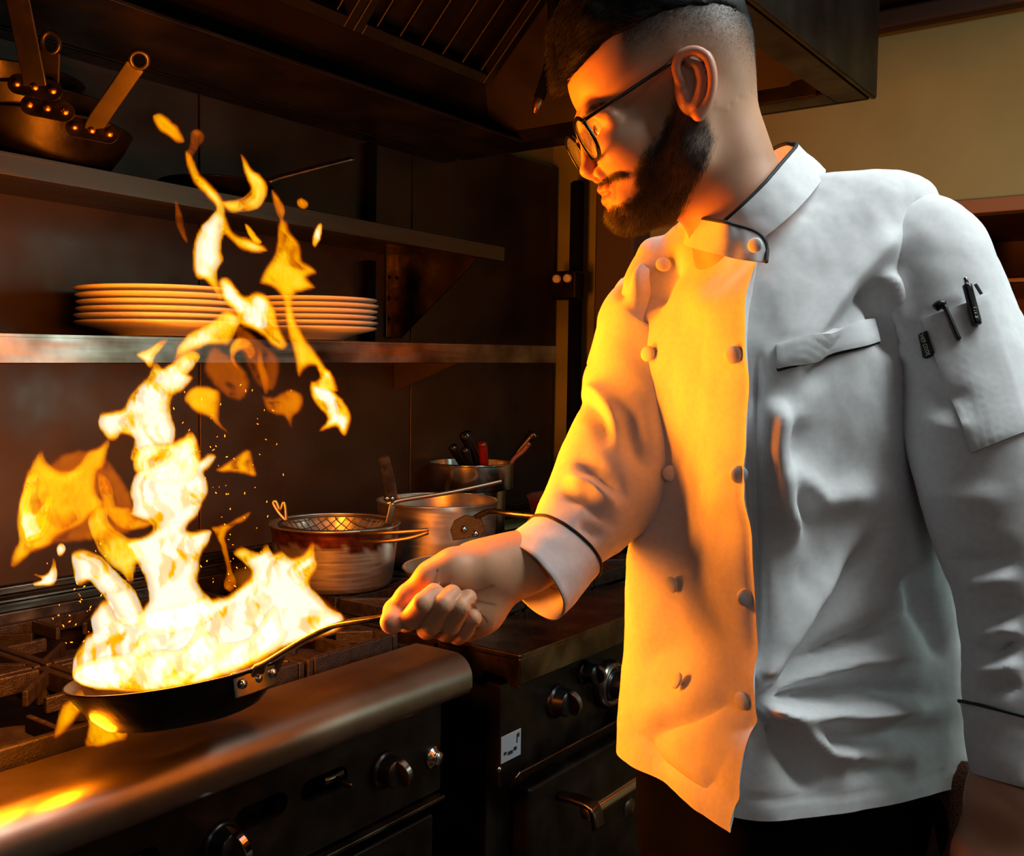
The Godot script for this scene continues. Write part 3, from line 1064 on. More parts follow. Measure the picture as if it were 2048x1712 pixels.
func make_cookware() -> void:
	# ---- plates
	var flat := plate_mesh(false)
	var deep := plate_mesh(true)
	var ord := ["bottom", "second from the bottom", "third from the bottom", "fourth from the bottom", "fifth from the bottom", "top"]
	for s in [[1.035, "behind the flames"], [1.375, "nearer the shelf bracket"]]:
		for k in 6:
			var y: float = 1.389 + (s[0] - 0.8) * 0.0212 + 0.0035 + k * 0.0113 + (0.004 if k > 0 else 0.0)
			var p := part("dinner_plate", deep if k == 0 else flat, M.porcelain)
			p.position = Vector3(s[0] + rng.randf_range(-0.003, 0.003), y, 0.162 + rng.randf_range(-0.003, 0.003))
			p.rotation.z = atan(0.0212)
			tag(p, "white dinner plate, %s of the stack %s" % [ord[k], s[1]], "plate", "white plates on the lower shelf")
	# ---- pans on the upper shelf
	var a := pan_thing("stacked_frying_pan", "large scorched frying pan with riveted looped handle on the upper shelf", Vector3(0.80, 1.636, 0.185), 0.14, 0.105, 0.062, Vector3.ZERO)
	pan_handle(a, pt(186, 262, 1.34), pt(196, 240, 1.33), pt(288, 106, 1.27), 0.024, Vector3(0.6, 0.1, 0.8))
	var b := pan_thing("stacked_frying_pan", "dark frying pan nested in the scorched pan, handle standing straight up", Vector3(0.775, 1.672, 0.18), 0.138, 0.105, 0.058, Vector3(0, 0, 2))
	pan_handle(b, pt(97, 218, 1.31), pt(98, 190, 1.31), pt(102, 66, 1.29), 0.026, Vector3(0.6, 0, 0.8))
	var c := pan_thing("stacked_frying_pan", "topmost nested frying pan, its broad handle leaving the top of the view", Vector3(0.735, 1.703, 0.175), 0.136, 0.1, 0.052, Vector3(0, 0, 3))
	pan_handle(c, pt(72, 176, 1.30), pt(66, 145, 1.29), pt(22, -70, 1.24), 0.03, Vector3(0.6, 0, 0.8))
	var d := pan_thing("small_frying_pan", "small black frying pan alone on the upper shelf, thin handle pointing sideways", Vector3(1.145, 1.636, 0.17), 0.1, 0.075, 0.036, Vector3.ZERO)
	var hg := Geo.new()
	hg.strap(curve([pt(536, 362, 1.62), pt(560, 354, 1.63), pt(640, 333, 1.66), pt(704, 317, 1.69)], 14) * Transform3D(Basis(), d.position), Vector3(0.4, 0, 0.9), 0.016, 0.005)
	part("handle", hg, M.handle_steel, d)
	# ---- sauce pot with strainer
	var alu := Color(1, 1, 1)
	var pot := thing("sauce_pot", "dented aluminium sauce pot with burnt rim holding the strainer", "pot", Vector3(1.365, 0.926, 0.25))
	part("body", pot_geo(0.112, 0.124, 0.122, true), M.aluminium, pot)
	var po := pot.position
	for yy in [0.0, -0.014]:
		hg = Geo.new()
		hg.tube(curve([pt(722, 1066, 1.66) - po + Vector3(0, yy, 0), pt(760, 1066, 1.63) - po + Vector3(0, yy, 0), pt(815, 1063, 1.62) - po + Vector3(0, yy * 0.8, 0), pt(856, 1060, 1.62) - po + Vector3(0, yy * 0.3, 0)], 14), 0.0035, 8)
		part("wire_handle", hg, M.wire, pot)
	var st := thing("wire_strainer", "round wire mesh strainer sitting in the sauce pot, long thin handle raised", "strainer", po + Vector3(0, 0.116, 0))
	var so := st.position
	hg = Geo.new()
	var ring := PackedVector3Array()
	for k in 49:
		ring.append(Vector3(cos(TAU * k / 48.0) * 0.108, 0.004, sin(TAU * k / 48.0) * 0.108))
	hg.tube(ring, 0.0028, 8, false)
	part("rim", hg, M.wire, st)
	hg = Geo.new()
	for k in 15:
		for ax in 2:
			var off := (k - 7) * 0.0145
			var half := sqrt(maxf(0.0, 0.106 * 0.106 - off * off))
			if half < 0.02:
				continue
			var path := PackedVector3Array()
			for j in 13:
				var s := lerpf(-half, half, j / 12.0)
				var rr := (off * off + s * s) / (0.106 * 0.106)
				var yy := -0.05 * (1.0 - rr) + (0.0012 if (j + k) % 2 == ax else 0.0)
				path.append(Vector3(off, yy, s) if ax == 0 else Vector3(s, yy, off))
			hg.tube(path, 0.0011, 5, false)
	part("wire_mesh", hg, M.wire, st).set_meta("kind", "stuff")
	hg = Geo.new()
	hg.strap(PackedVector3Array([pt(776, 1046, 1.66) - so, pt(781, 1025, 1.66) - so, pt(784, 1008, 1.66) - so]), Vector3(1, 0, 0.2), 0.012, 0.004)
	hg.tube(curve([pt(784, 1010, 1.66) - so, pt(800, 1001, 1.67) - so, pt(900, 985, 1.70) - so, pt(1002, 963, 1.74) - so], 16), 0.0038, 8)
	part("handle", hg, M.wire, st)
	hg = Geo.new()
	hg.tube(curve([pt(570, 1040, 1.62) - so, pt(556, 1024, 1.62) - so, pt(546, 1006, 1.62) - so, pt(552, 1003, 1.62) - so, pt(560, 1020, 1.62) - so, pt(566, 1005, 1.62) - so, pt(570, 1012, 1.62) - so, pt(572, 1040, 1.62) - so], 26), 0.003, 8)
	part("rest_hook", hg, M.wire, st)
	# ---- big pot
	var bp := thing("stock_pot", "wide aluminium stock pot with scorched riveted handle behind the sauce pot", "pot", Vector3(1.69, 0.926, 0.235))
	part("body", pot_geo(0.128, 0.133, 0.135, false), M.aluminium, bp)
	var bo := bp.position
	hg = Geo.new()
	var q0 := pt(930, 1060, 1.86) - bo
	hg.slab(Transform3D(Basis(RT, UPV, -FW), q0 + FW * 0.006), PackedVector2Array([Vector2(-0.022, -0.02), Vector2(0.03, -0.012), Vector2(0.038, 0.0), Vector2(0.03, 0.022), Vector2(0.0, 0.028), Vector2(-0.02, 0.018), Vector2(-0.028, 0.0)]), 0.007, 0.001)
	var hp := part("handle_plate", hg, M.cast_iron, bp)
	for e in [[927, 1058], [950, 1067]]:
		hg = Geo.new()
		hg.lathe(along(pt(e[0], e[1], 1.86) - bo - FW * 0.002, -FW, UPV), [Vector2(0.0065, 0), Vector2(0.0055, 0.0035), Vector2(0.0, 0.005)], 14)
		part("rivet", hg, M.polished_steel, hp)
	hg = Geo.new()
	hg.tube(curve([pt(945, 1040, 1.87) - bo, pt(975, 1024, 1.85) - bo, pt(1010, 1026, 1.83) - bo, pt(1050, 1030, 1.82) - bo, pt(1100, 1034, 1.81) - bo], 18), 0.006, 10)
	part("handle", hg, M.handle_steel, bp)
	# its long flat handle stands up from the far rim
	hg = Geo.new()
	hg.strap(curve([pt(786, 1006, 1.86) - bo, pt(782, 985, 1.87) - bo, pt(776, 950, 1.89) - bo, pt(766, 910, 1.91) - bo], 12), RT, 0.022, 0.004)
	var hh := part("upright_handle", hg, M.handle_steel, bp)
	for e in [[772, 997], [783, 997]]:
		hg = Geo.new()
		hg.lathe(along(pt(e[0], e[1], 1.852) - bo, -FW, UPV), [Vector2(0.0055, 0), Vector2(0.0045, 0.003), Vector2(0, 0.004)], 12)
		part("rivet", hg, M.polished_steel, hh)
	# ---- bain marie with utensils
	var bm := thing("utensil_crock", "tall steel container full of utensils at the back of the second range", "container", Vector3(1.95, 0.926, 0.125))
	hg = Geo.new()
	hg.lathe(tf(Vector3.ZERO), [Vector2(0.0, 0.0), Vector2(0.08, 0.0), Vector2(0.085, 0.004), Vector2(0.088, 0.13), Vector2(0.088, 0.13), Vector2(0.106, 0.135), Vector2(0.106, 0.192), Vector2(0.109, 0.195), Vector2(0.108, 0.199), Vector2(0.103, 0.197), Vector2(0.102, 0.136), Vector2(0.085, 0.128), Vector2(0.082, 0.006), Vector2(0.0, 0.004)], 48)
	part("body", hg, M.polished_steel, bm)
	var ut := [
		["ladle", "thick black ladle handle standing in the steel container", [[930, 868, 2.460], [940, 890, 2.470], [958, 935, 2.480], [968, 1010, 2.500]], [0.017, 0.015, 0.012, 0.01], "black_plastic"],
		["slotted_spoon", "short black spoon handle leaning out of the container's rim", [[905, 893, 2.420], [915, 910, 2.430], [935, 950, 2.460], [950, 1010, 2.480]], [0.012, 0.011, 0.009, 0.008], "black_plastic"],
		["kitchen_tongs", "glossy black tongs end beside the short spoon handle", [[930, 898, 2.400], [935, 915, 2.410], [945, 950, 2.430], [960, 1010, 2.460]], [0.012, 0.01, 0.009, 0.008], "black_plastic"],
		["spatula", "dark red spatula handle in the middle of the container", [[965, 886, 2.440], [967, 905, 2.450], [970, 950, 2.470], [978, 1010, 2.490]], [0.011, 0.012, 0.01, 0.008], "red_plastic"],
		["turner", "long black turner handle slanting out of the container", [[1068, 868, 2.520], [1055, 882, 2.520], [1030, 915, 2.520], [990, 1000, 2.510]], [0.015, 0.012, 0.009, 0.008], "black_plastic"],
		["wooden_spoon", "thin wooden spoon handle lying along the slanting turner", [[1058, 886, 2.505], [1045, 903, 2.505], [1022, 926, 2.500], [985, 1000, 2.490]], [0.007, 0.006, 0.005, 0.005], "wood"],
	]
	for e in ut:
		var pts := []
		for q in e[2]:
			pts.append(pt(q[0], q[1], q[2]))
		var base: Vector3 = pts[pts.size() - 1]
		var w := thing(e[0], e[1], "utensil", base, "utensils in the steel container")
		var cv := curve(pts, 15)
		var rr := []
		for k in cv.size():
			var s := float(k) / 15.0 * 3.0
			var i := mini(int(s), 2)
			rr.append(lerpf(e[3][i], e[3][i + 1], s - i))
			cv[k] -= base
		hg = Geo.new()
		hg.tube(cv, rr, 14)
		part("handle", hg, M[e[4]], w)
		hg = Geo.new()
		hg.lathe(along(cv[0] * 0.97, FW, UPV), [Vector2(e[3][0] * 0.35, -e[3][0] * 1.02), Vector2(e[3][0] * 0.5, -e[3][0] * 0.98), Vector2(e[3][0] * 0.5, -e[3][0] * 0.9)], 14)
		part("hanging_eye", hg, M.handle_steel, w)
	# small cup inside the crock
	# ---- shallow pan on the second range and a brown pot behind the arm
	var sp := thing("shallow_pan", "shallow aluminium pan on the front grate behind the fist", "pan", Vector3(1.505, 0.926, 0.475))
	hg = Geo.new()
	hg.lathe(tf(Vector3.ZERO), [Vector2(0.0, 0.0), Vector2(0.095, 0.0), Vector2(0.104, 0.006), Vector2(0.128, 0.04), Vector2(0.131, 0.042), Vector2(0.129, 0.045), Vector2(0.125, 0.043), Vector2(0.1, 0.008), Vector2(0.092, 0.004), Vector2(0.0, 0.004)], 56)
	part("body", hg, M.aluminium, sp)
	var spo := sp.position
	hg = Geo.new()
	hg.strap(curve([Vector3(0.125, 0.035, 0.02), Vector3(0.17, 0.055, 0.03), Vector3(0.26, 0.08, 0.05), Vector3(0.3, 0.085, 0.06)], 14), Vector3(-0.2, 0, 1), 0.022, 0.005)
	part("handle", hg, M.handle_steel, sp)
	var bw := thing("brown_pot", "reddish brown pot behind the cook's rolled cuff", "pot", Vector3(2.0, 0.926, 0.42))
	hg = Geo.new()
	hg.lathe(tf(Vector3.ZERO), [Vector2(0.0, 0.0), Vector2(0.09, 0.0), Vector2(0.1, 0.01), Vector2(0.127, 0.125), Vector2(0.131, 0.13), Vector2(0.127, 0.133), Vector2(0.122, 0.128), Vector2(0.096, 0.012), Vector2(0.0, 0.006)], 48)
	part("body", hg, M.brown_enamel, bw)
	hg = Geo.new()
	hg.tube(curve([Vector3(0.125, 0.11, 0.02), Vector3(0.165, 0.12, 0.04), Vector3(0.165, 0.12, -0.04), Vector3(0.125, 0.11, -0.02)], 16), 0.006, 8)
	part("loop_handle", hg, M.handle_steel, bw)


func pot_geo(rb: float, rt: float, h: float, burnt: bool) -> Geo:
	var g := Geo.new()
	var seg := 72
	var prof := [Vector2(0.0, 0.0), Vector2(rb - 0.012, 0.0), Vector2(rb - 0.003, 0.004), Vector2(rb, 0.014)]
	for k in 12:
		prof.append(Vector2(lerpf(rb, rt, (k + 1) / 12.0), lerpf(0.014, h - 0.004, (k + 1) / 12.0)))
	prof.append_array([Vector2(rt + 0.003, h - 0.001), Vector2(rt + 0.002, h + 0.002), Vector2(rt - 0.003, h), Vector2(rb - 0.004, 0.012), Vector2(rb - 0.014, 0.005), Vector2(0.0, 0.005)])
	var p := PackedVector3Array()
	var cc := PackedColorArray()
	for k in prof.size():
		for i in seg:
			var a := TAU * i / seg
			var dent := 1.0 + 0.006 * noise.get_noise_3d(cos(a) * 2.0, prof[k].y * 8.0, sin(a) * 2.0)
			p.append(Vector3(cos(a) * prof[k].x * dent, prof[k].y, sin(a) * prof[k].x * dent))
			var col := Color(1, 1, 1)
			if burnt and k > 8 and k < 18:
				# baked-on sauce below the rim, with a ragged lower edge
				var edge := 0.2 + 0.34 * (0.5 + 0.5 * noise.get_noise_3d(cos(a) * 3.0, 3.0, sin(a) * 3.0)) + 0.25 * noise.get_noise_3d(cos(a) * 9.0, 7.0, sin(a) * 9.0)
				var down: float = (h - prof[k].y) / h
				if down < edge * 0.75 and down > 0.02:
					col = Color(0.1, 0.035, 0.02).lerp(Color(0.45, 0.12, 0.05), clampf(0.5 + fine.get_noise_3d(cos(a) * 14.0, prof[k].y * 90.0, sin(a) * 14.0), 0, 1))
			elif not burnt:
				var s := noise.get_noise_3d(cos(a) * 4.0, prof[k].y * 30.0, sin(a) * 4.0)
				col = Color(1, 1, 1).lerp(Color(0.55, 0.48, 0.4), clampf(s * 1.2, 0, 0.6))
			cc.append(col)
	g.grid(p, seg, prof.size(), true, cc, PackedVector2Array(), true)
	# profile runs outwards-up: turn the faces out if needed
	var probe := (4 + 6) * seg
	if g.n[probe].dot(Vector3(p[probe].x, 0, p[probe].z)) < 0.0:
		for k in g.n.size():
			g.n[k] = -g.n[k]
		for k in range(0, g.ix.size(), 3):
			var s := g.ix[k + 1]
			g.ix[k + 1] = g.ix[k + 2]
			g.ix[k + 2] = s
	return g


func pan_thing(called: String, label: String, at: Vector3, r: float, rb: float, h: float, deg: Vector3) -> Node3D:
	var o := thing(called, label, "pan", at, "pans on the upper shelf")
	var g := Geo.new()
	g.lathe(tf(Vector3.ZERO, deg), [Vector2(0.0, 0.0), Vector2(rb - 0.006, 0.0), Vector2(rb, 0.004), Vector2(r - 0.012, h * 0.6), Vector2(r, h - 0.001), Vector2(r + 0.001, h), Vector2(r - 0.001, h + 0.0015), Vector2(r - 0.004, h - 0.002), Vector2(r - 0.016, h * 0.6), Vector2(rb - 0.004, 0.006), Vector2(rb - 0.01, 0.003), Vector2(0.0, 0.003)], 64)
	part("body", g, M.carbon_steel, o)
	return o


func pan_handle(o: Node3D, foot: Vector3, knee: Vector3, tip: Vector3, w: float, side: Vector3) -> void:
	var b := o.position
	var g := Geo.new()
	var d := (tip - knee).normalized()
	side = (side - d * side.dot(d)).normalized()
	g.strap(curve([foot - b, knee - b, knee.lerp(tip, 0.5) - b, tip - d * 0.022 - b], 14), side, w, 0.005)
	# hanging loop at the end
	var loop := PackedVector3Array()
	for k in 25:
		var a := TAU * k / 24.0
		loop.append(tip - b - d * 0.012 + side * cos(a) * w * 0.42 + d * sin(a) * w * 0.5)
	g.tube(loop, 0.0035, 8, false)
	var h := part("handle", g, M.dark_handle, o)
	# riveted foot plate, flat on the pan's wall
	var out := -FW
	g = Geo.new()
	var pl := stadium(0, 0, 0.072, 0.026)
	var x := (RT - UPV * 0.2).normalized()
	var y := out.cross(x).normalized()
	g.slab(Transform3D(Basis(x, y, x.cross(y)), foot - b), pl, 0.004, 0.0)
	var pp := part("rivet_plate", g, M.handle_steel, h)
	for k in 3:
		g = Geo.new()
		g.lathe(along(foot - b + x * (k - 1) * 0.024 + x.cross(y) * 0.004, x.cross(y), x), [Vector2(0.005, 0), Vector2(0.004, 0.003), Vector2(0, 0.004)], 12)
		part("rivet", g, M.brass, pp)


# ---------------------------------------------------------------- pass window at the end wall
func make_pass() -> void:
	var x1 := 2.54
	var o := thing("pass_counter", "dark wooden pass shelf set into the olive wall behind the cook's shoulder", "pass shelf", Vector3(2.8, 1.1, 1.66))
	var org := o.position
	var f := Geo.new()
	f.box(tf(Vector3(x1 - 0.006, 1.75, 1.66) - org), Vector3(0.03, 0.036, 1.34), 0.004)
	f.box(tf(Vector3(x1 - 0.006, 1.085, 1.66) - org), Vector3(0.05, 0.03, 1.34), 0.004)
	part("frame", f, M.light_wood, o)
	f = Geo.new()
	f.box(tf(Vector3(3.2, 1.45, 1.66) - org), Vector3(0.02, 0.8, 1.4), 0.002)
	f.box(tf(Vector3(2.92, 1.76, 1.66) - org), Vector3(0.56, 0.02, 1.4), 0.002)
	f.box(tf(Vector3(2.92, 1.45, 0.99) - org), Vector3(0.56, 0.8, 0.03), 0.002)
	f.box(tf(Vector3(2.92, 1.45, 2.33) - org), Vector3(0.56, 0.8, 0.03), 0.002)
	part("back_panel", f, M.dark_wood, o)
	part("shelf_board", span(Vector3(2.66, 1.583, 1.01) - org, Vector3(3.19, 1.595, 2.31) - org, 0.002), M.worn_stainless, o)
	part("counter_board", span(Vector3(2.645, 1.1, 1.01) - org, Vector3(3.19, 1.12, 2.31) - org, 0.003), M.worn_stainless, o)
	var hl := thing("heat_lamp", "glowing orange heat lamp tube under the pass shelf", "heat lamp", Vector3(2.86, 1.555, 1.6))
	f = Geo.new()
	f.tube(PackedVector3Array([Vector3(0, 0, -0.22), Vector3(0, 0, 0.0), Vector3(0, 0, 0.22)]), 0.011, 12)
	part("tube", f, M.heat_lamp_glow, hl)
	f = Geo.new()
	f.strap(PackedVector3Array([Vector3(0, 0.02, -0.26), Vector3(0, 0.02, 0), Vector3(0, 0.02, 0.26)]), Vector3.RIGHT, 0.09, 0.006)
	part("reflector", f, M.polished_steel, hl)
	var l := OmniLight3D.new()
	l.name = "heat_lamp_light"
	l.position = Vector3(2.83, 1.53, 1.6)
	l.light_color = Color(1.0, 0.45, 0.1)
	l.light_energy = 0.035
	l.light_size = 0.02
	l.omni_range = 8.0
	l.omni_attenuation = 2.0
	l.shadow_enabled = true
	add_child(l, true)
	var pm := plate_mesh(false)
	var dp := plate_mesh(true)
	var ord := ["lowest", "second lowest", "middle", "second highest", "highest"]
	for k in 5:
		var p := part("side_plate", dp if k == 0 else pm, M.porcelain)
		p.position = Vector3(2.84, 1.5965 + k * 0.0115 + (0.004 if k > 0 else 0.0), 1.49)
		tag(p, "white plate on the pass shelf behind the shoulder, %s of its stack" % ord[k], "plate", "plates on the pass shelf")
	for k in 3:
		var p := part("side_plate", dp if k == 0 else pm, M.porcelain)
		p.position = Vector3(2.86, 1.1215 + k * 0.0115 + (0.004 if k > 0 else 0.0), 1.66)
		tag(p, "white plate on the pass counter under the heat lamp, %s of three" % ["lowest", "middle", "topmost"][k], "plate", "plates on the pass counter")


# ---------------------------------------------------------------- implicit surfaces for the body
class Trim:
	# keeps only what lies above a wavy line across the head
	var line: PackedVector2Array
	var wave: FastNoiseLite

	func trimmed(p: Vector3, d: float) -> float:
		var wob := wave.get_noise_3d(p.x * 45, p.y * 45, p.z * 45) * 0.004
		var y := line[line.size() - 1].y
		if p.x <= line[0].x:
			y = line[0].y
		else:
			for k in line.size() - 1:
				if p.x <= line[k + 1].x:
					y = lerpf(line[k].y, line[k + 1].y, (p.x - line[k].x) / (line[k + 1].x - line[k].x))
					break
		return maxf(d + wob * 0.6, y + 0.002 + wob - p.y)


class Field:
	# each: [kind, a, b, ra, rb, k, sign, reach]; kind 0 tapered capsule a-b, kind 1 ellipsoid centre a radii b
	var items: Array = []
	var cut: Trim = null

	func cap(a: Vector3, b: Vector3, ra: float, rb: float, k := 0.01, sign := 1.0) -> void:
		items.append([0, a, b, ra, rb, k, sign, Basis()])

	func ball(a: Vector3, r: Vector3, k := 0.01, sign := 1.0, turn := Basis()) -> void:
		items.append([1, a, r, 0.0, 0.0, k, sign, turn])

	static func one(e: Array, p: Vector3) -> float:
		if e[0] == 0:
			var a: Vector3 = e[1]
			var ba: Vector3 = e[2] - a
			var h := clampf((p - a).dot(ba) / maxf(ba.length_squared(), 1e-9), 0.0, 1.0)
			return (p - a - ba * h).length() - lerpf(e[3], e[4], h)
		var q: Vector3 = (p - e[1]) * e[7]
		var r: Vector3 = e[2]
		var k0 := (q / r).length()
		var k1 := (q / (r * r)).length()
		return k0 * (k0 - 1.0) / maxf(k1, 1e-6)

	static func eval(list: Array, p: Vector3) -> float:
		var d := 1e3
		for e in list:
			var x := one(e, p)
			var k: float = e[5]
			if e[6] > 0.0:
				var h := maxf(k - absf(d - x), 0.0) / k
				d = minf(d, x) - h * h * k * 0.25
			else:
				var h := maxf(k - absf(d + x), 0.0) / k
				d = maxf(d, -x) + h * h * k * 0.25
		return d

	# surface nets; returns the index of the first vertex added to g
	func mesh_into(g: Geo, lo: Vector3, hi: Vector3, cell: float, place: Transform3D) -> int:
		var B := 4
		var nb := Vector3i(((hi - lo) / (cell * B)).ceil())
		var nx := nb.x * B + 1
		var ny := nb.y * B + 1
		var nz := nb.z * B + 1
		var val := PackedFloat32Array()
		val.resize(nx * ny * nz)
		val.fill(1e9)
		var vid := PackedInt32Array()
		vid.resize(nx * ny * nz)
		vid.fill(-1)
		var active: Array[Vector3i] = []
		var half := cell * B * 0.87
		for bz in nb.z:
			for by in nb.y:
				for bx in nb.x:
					var mid := lo + (Vector3(bx, by, bz) + Vector3(0.5, 0.5, 0.5)) * cell * B
					var near := []
					var dm := 1e3
					for e in items:
						var x := one(e, mid)
						if e[6] > 0.0:
							dm = minf(dm, x)
						near.append(x)
					if dm > half * 1.9 + 0.012:
						continue
					var list := []
					for k in items.size():
						if near[k] < maxf(dm, 0.0) + half * 2.2 + items[k][5]:
							list.append(items[k])
					var dd := eval(list, mid)
					if cut != null:
						dd = cut.trimmed(mid, dd)
					if absf(dd) > half * 1.7:
						continue
					active.append(Vector3i(bx, by, bz))
					for z in range(bz * B, bz * B + B + 1):
						for y in range(by * B, by * B + B + 1):
							for x in range(bx * B, bx * B + B + 1):
								var id := (z * ny + y) * nx + x
								if val[id] > 1e8:
									var p := lo + Vector3(x, y, z) * cell
									var d := eval(list, p)
									if cut != null:
										d = cut.trimmed(p, d)
									val[id] = d
		var first := g.v.size()
		var step := [1, nx, nx * ny]
		var corner := [0, 1, nx, nx + 1, nx * ny, nx * ny + 1, nx * ny + nx, nx * ny + nx + 1]
		var edges := [[0, 1], [2, 3], [4, 5], [6, 7], [0, 2], [1, 3], [4, 6], [5, 7], [0, 4], [1, 5], [2, 6], [3, 7]]
		var off := []
		for k in 8:
			off.append(Vector3(k & 1, (k >> 1) & 1, (k >> 2) & 1))
		for b in active:
			for z in range(b.z * B, b.z * B + B):
				for y in range(b.y * B, b.y * B + B):
					for x in range(b.x * B, b.x * B + B):
						var id := (z * ny + y) * nx + x
						var inside := 0
						for k in 8:
							if val[id + corner[k]] < 0.0:
								inside += 1
						if inside == 0 or inside == 8:
							continue
						var s := Vector3.ZERO
						var c := 0
						for e in edges:
							var va := val[id + corner[e[0]]]
							var vb := val[id + corner[e[1]]]
							if (va < 0.0) != (vb < 0.0) and va < 1e8 and vb < 1e8:
								s += (off[e[0]] as Vector3).lerp(off[e[1]], va / (va - vb))
								c += 1
						if c == 0:
							continue
						vid[id] = g.v.size()
						g.add(place * (lo + (Vector3(x, y, z) + s / c) * cell), Vector3.ZERO)
		for b in active:
			for z in range(b.z * B, b.z * B + B):
				for y in range(b.y * B, b.y * B + B):
					for x in range(b.x * B, b.x * B + B):
						var id := (z * ny + y) * nx + x
						var va := val[id]
						for ax in 3:
							var vb := val[id + step[ax]]
							if (va < 0.0) == (vb < 0.0) or va > 1e8 or vb > 1e8:
								continue
							var u: int = step[(ax + 1) % 3]
							var w: int = step[(ax + 2) % 3]
							if id - u - w < 0:
								continue
							var q := [vid[id], vid[id - u], vid[id - u - w], vid[id - w]]
							if q[0] < 0 or q[1] < 0 or q[2] < 0 or q[3] < 0:
								continue
							var o := [0, 1, 2, 0, 2, 3] if va >= 0.0 else [0, 2, 1, 0, 3, 2]
							for k in 2:
								var A: int = q[o[k * 3]]
								var C: int = q[o[k * 3 + 1]]
								var D: int = q[o[k * 3 + 2]]
								g.ix.append_array([A, C, D])
								var f := (g.v[D] - g.v[A]).cross(g.v[C] - g.v[A])
								g.n[A] += f
								g.n[C] += f
								g.n[D] += f
		for k in range(first, g.v.size()):
			g.n[k] = g.n[k].normalized()
		return first


var HEAD: Transform3D
const HU := 0.0004874


# head modelling frame: x back, y up, z towards the side that carries the visible ear
func hp(px: float, py: float, s: float) -> Vector3:
	var o := HEAD.origin + HEAD.basis.z * s * HU
	var dir := pt(px, py, 1.0) - EYE
	var t := (o - EYE).dot(HEAD.basis.z) / dir.dot(HEAD.basis.z)
	return HEAD.affine_inverse() * (EYE + dir * t)


func hcap(f: Field, a: Array, b: Array, k := 12.0, sign := 1.0) -> void:
	for m in [1.0, -1.0]:
		var A := hp(a[0], a[1], a[2])
		var C := hp(b[0], b[1], b[2])
		A.z *= m
		C.z *= m
		f.cap(A, C, a[3] * HU, b[3] * HU, k * HU, sign)
		if a[2] == 0.0 and b[2] == 0.0:
			return


func hball(f: Field, c: Array, r: Array, k := 14.0, sign := 1.0, deg := 0.0) -> void:
	for m in [1.0, -1.0]:
		var C := hp(c[0], c[1], c[2])
		C.z *= m
		f.ball(C, Vector3(r[0], r[1], r[2]) * HU, k * HU, sign, Basis(Vector3.BACK, deg_to_rad(deg)))
		if c[2] == 0.0:
			return


func poly_in_head(list: Array, s: float) -> PackedVector2Array:
	var out := PackedVector2Array()
	for e in list:
		var q := hp(e[0], e[1], e[2] if e.size() > 2 else s)
		out.append(Vector2(q.x, q.y))
	return out


func edge_distance(poly: PackedVector2Array, q: Vector2) -> float:
	var d := 1e9
	for k in poly.size():
		var c := Geometry2D.get_closest_point_to_segment(q, poly[k], poly[(k + 1) % poly.size()])
		d = minf(d, c.distance_squared_to(q))
	d = sqrt(d)
	return d if Geometry2D.is_point_in_polygon(q, poly) else -d


var beard_poly: PackedVector2Array
var stache_poly: PackedVector2Array
var hair_line: PackedVector2Array
var brow_poly: PackedVector2Array
var lip_y := 0.0
var lip_x := 0.0
var chin_y := 0.0


func line_y(line: PackedVector2Array, x: float) -> float:
	if x <= line[0].x:
		return line[0].y
	for k in line.size() - 1:
		if x <= line[k + 1].x:
			return lerpf(line[k].y, line[k + 1].y, (x - line[k].x) / (line[k + 1].x - line[k].x))
	return line[line.size() - 1].y


# how much beard grows at a point of the head (0 to 1)
func beardness(p: Vector3) -> float:
	var q := Vector2(p.x, p.y)
	var jit := noise.get_noise_3d(p.x * 160, p.y * 160, p.z * 160) * 0.004
	var d := (edge_distance(beard_poly, q) + jit) / 0.007 + 0.35
	if absf(p.z) < 0.034:
		d = maxf(d, (edge_distance(stache_poly, q) + jit * 0.5) / 0.003 + 0.4)
	return clampf(d, 0.0, 1.0)


# how much scalp stubble: full at the hair line, thinning to bare skin over the ear
func stubble(p: Vector3) -> float:
	var top := line_y(hair_line, p.x)
	var fall := 0.075 if p.x > 0.0 else 0.052
	if p.x < -0.062:
		return 0.0
	var front := smoothstep(-0.062, -0.05, p.x)
	return clampf(1.0 - (top - p.y) / fall, 0.0, 1.0) * front


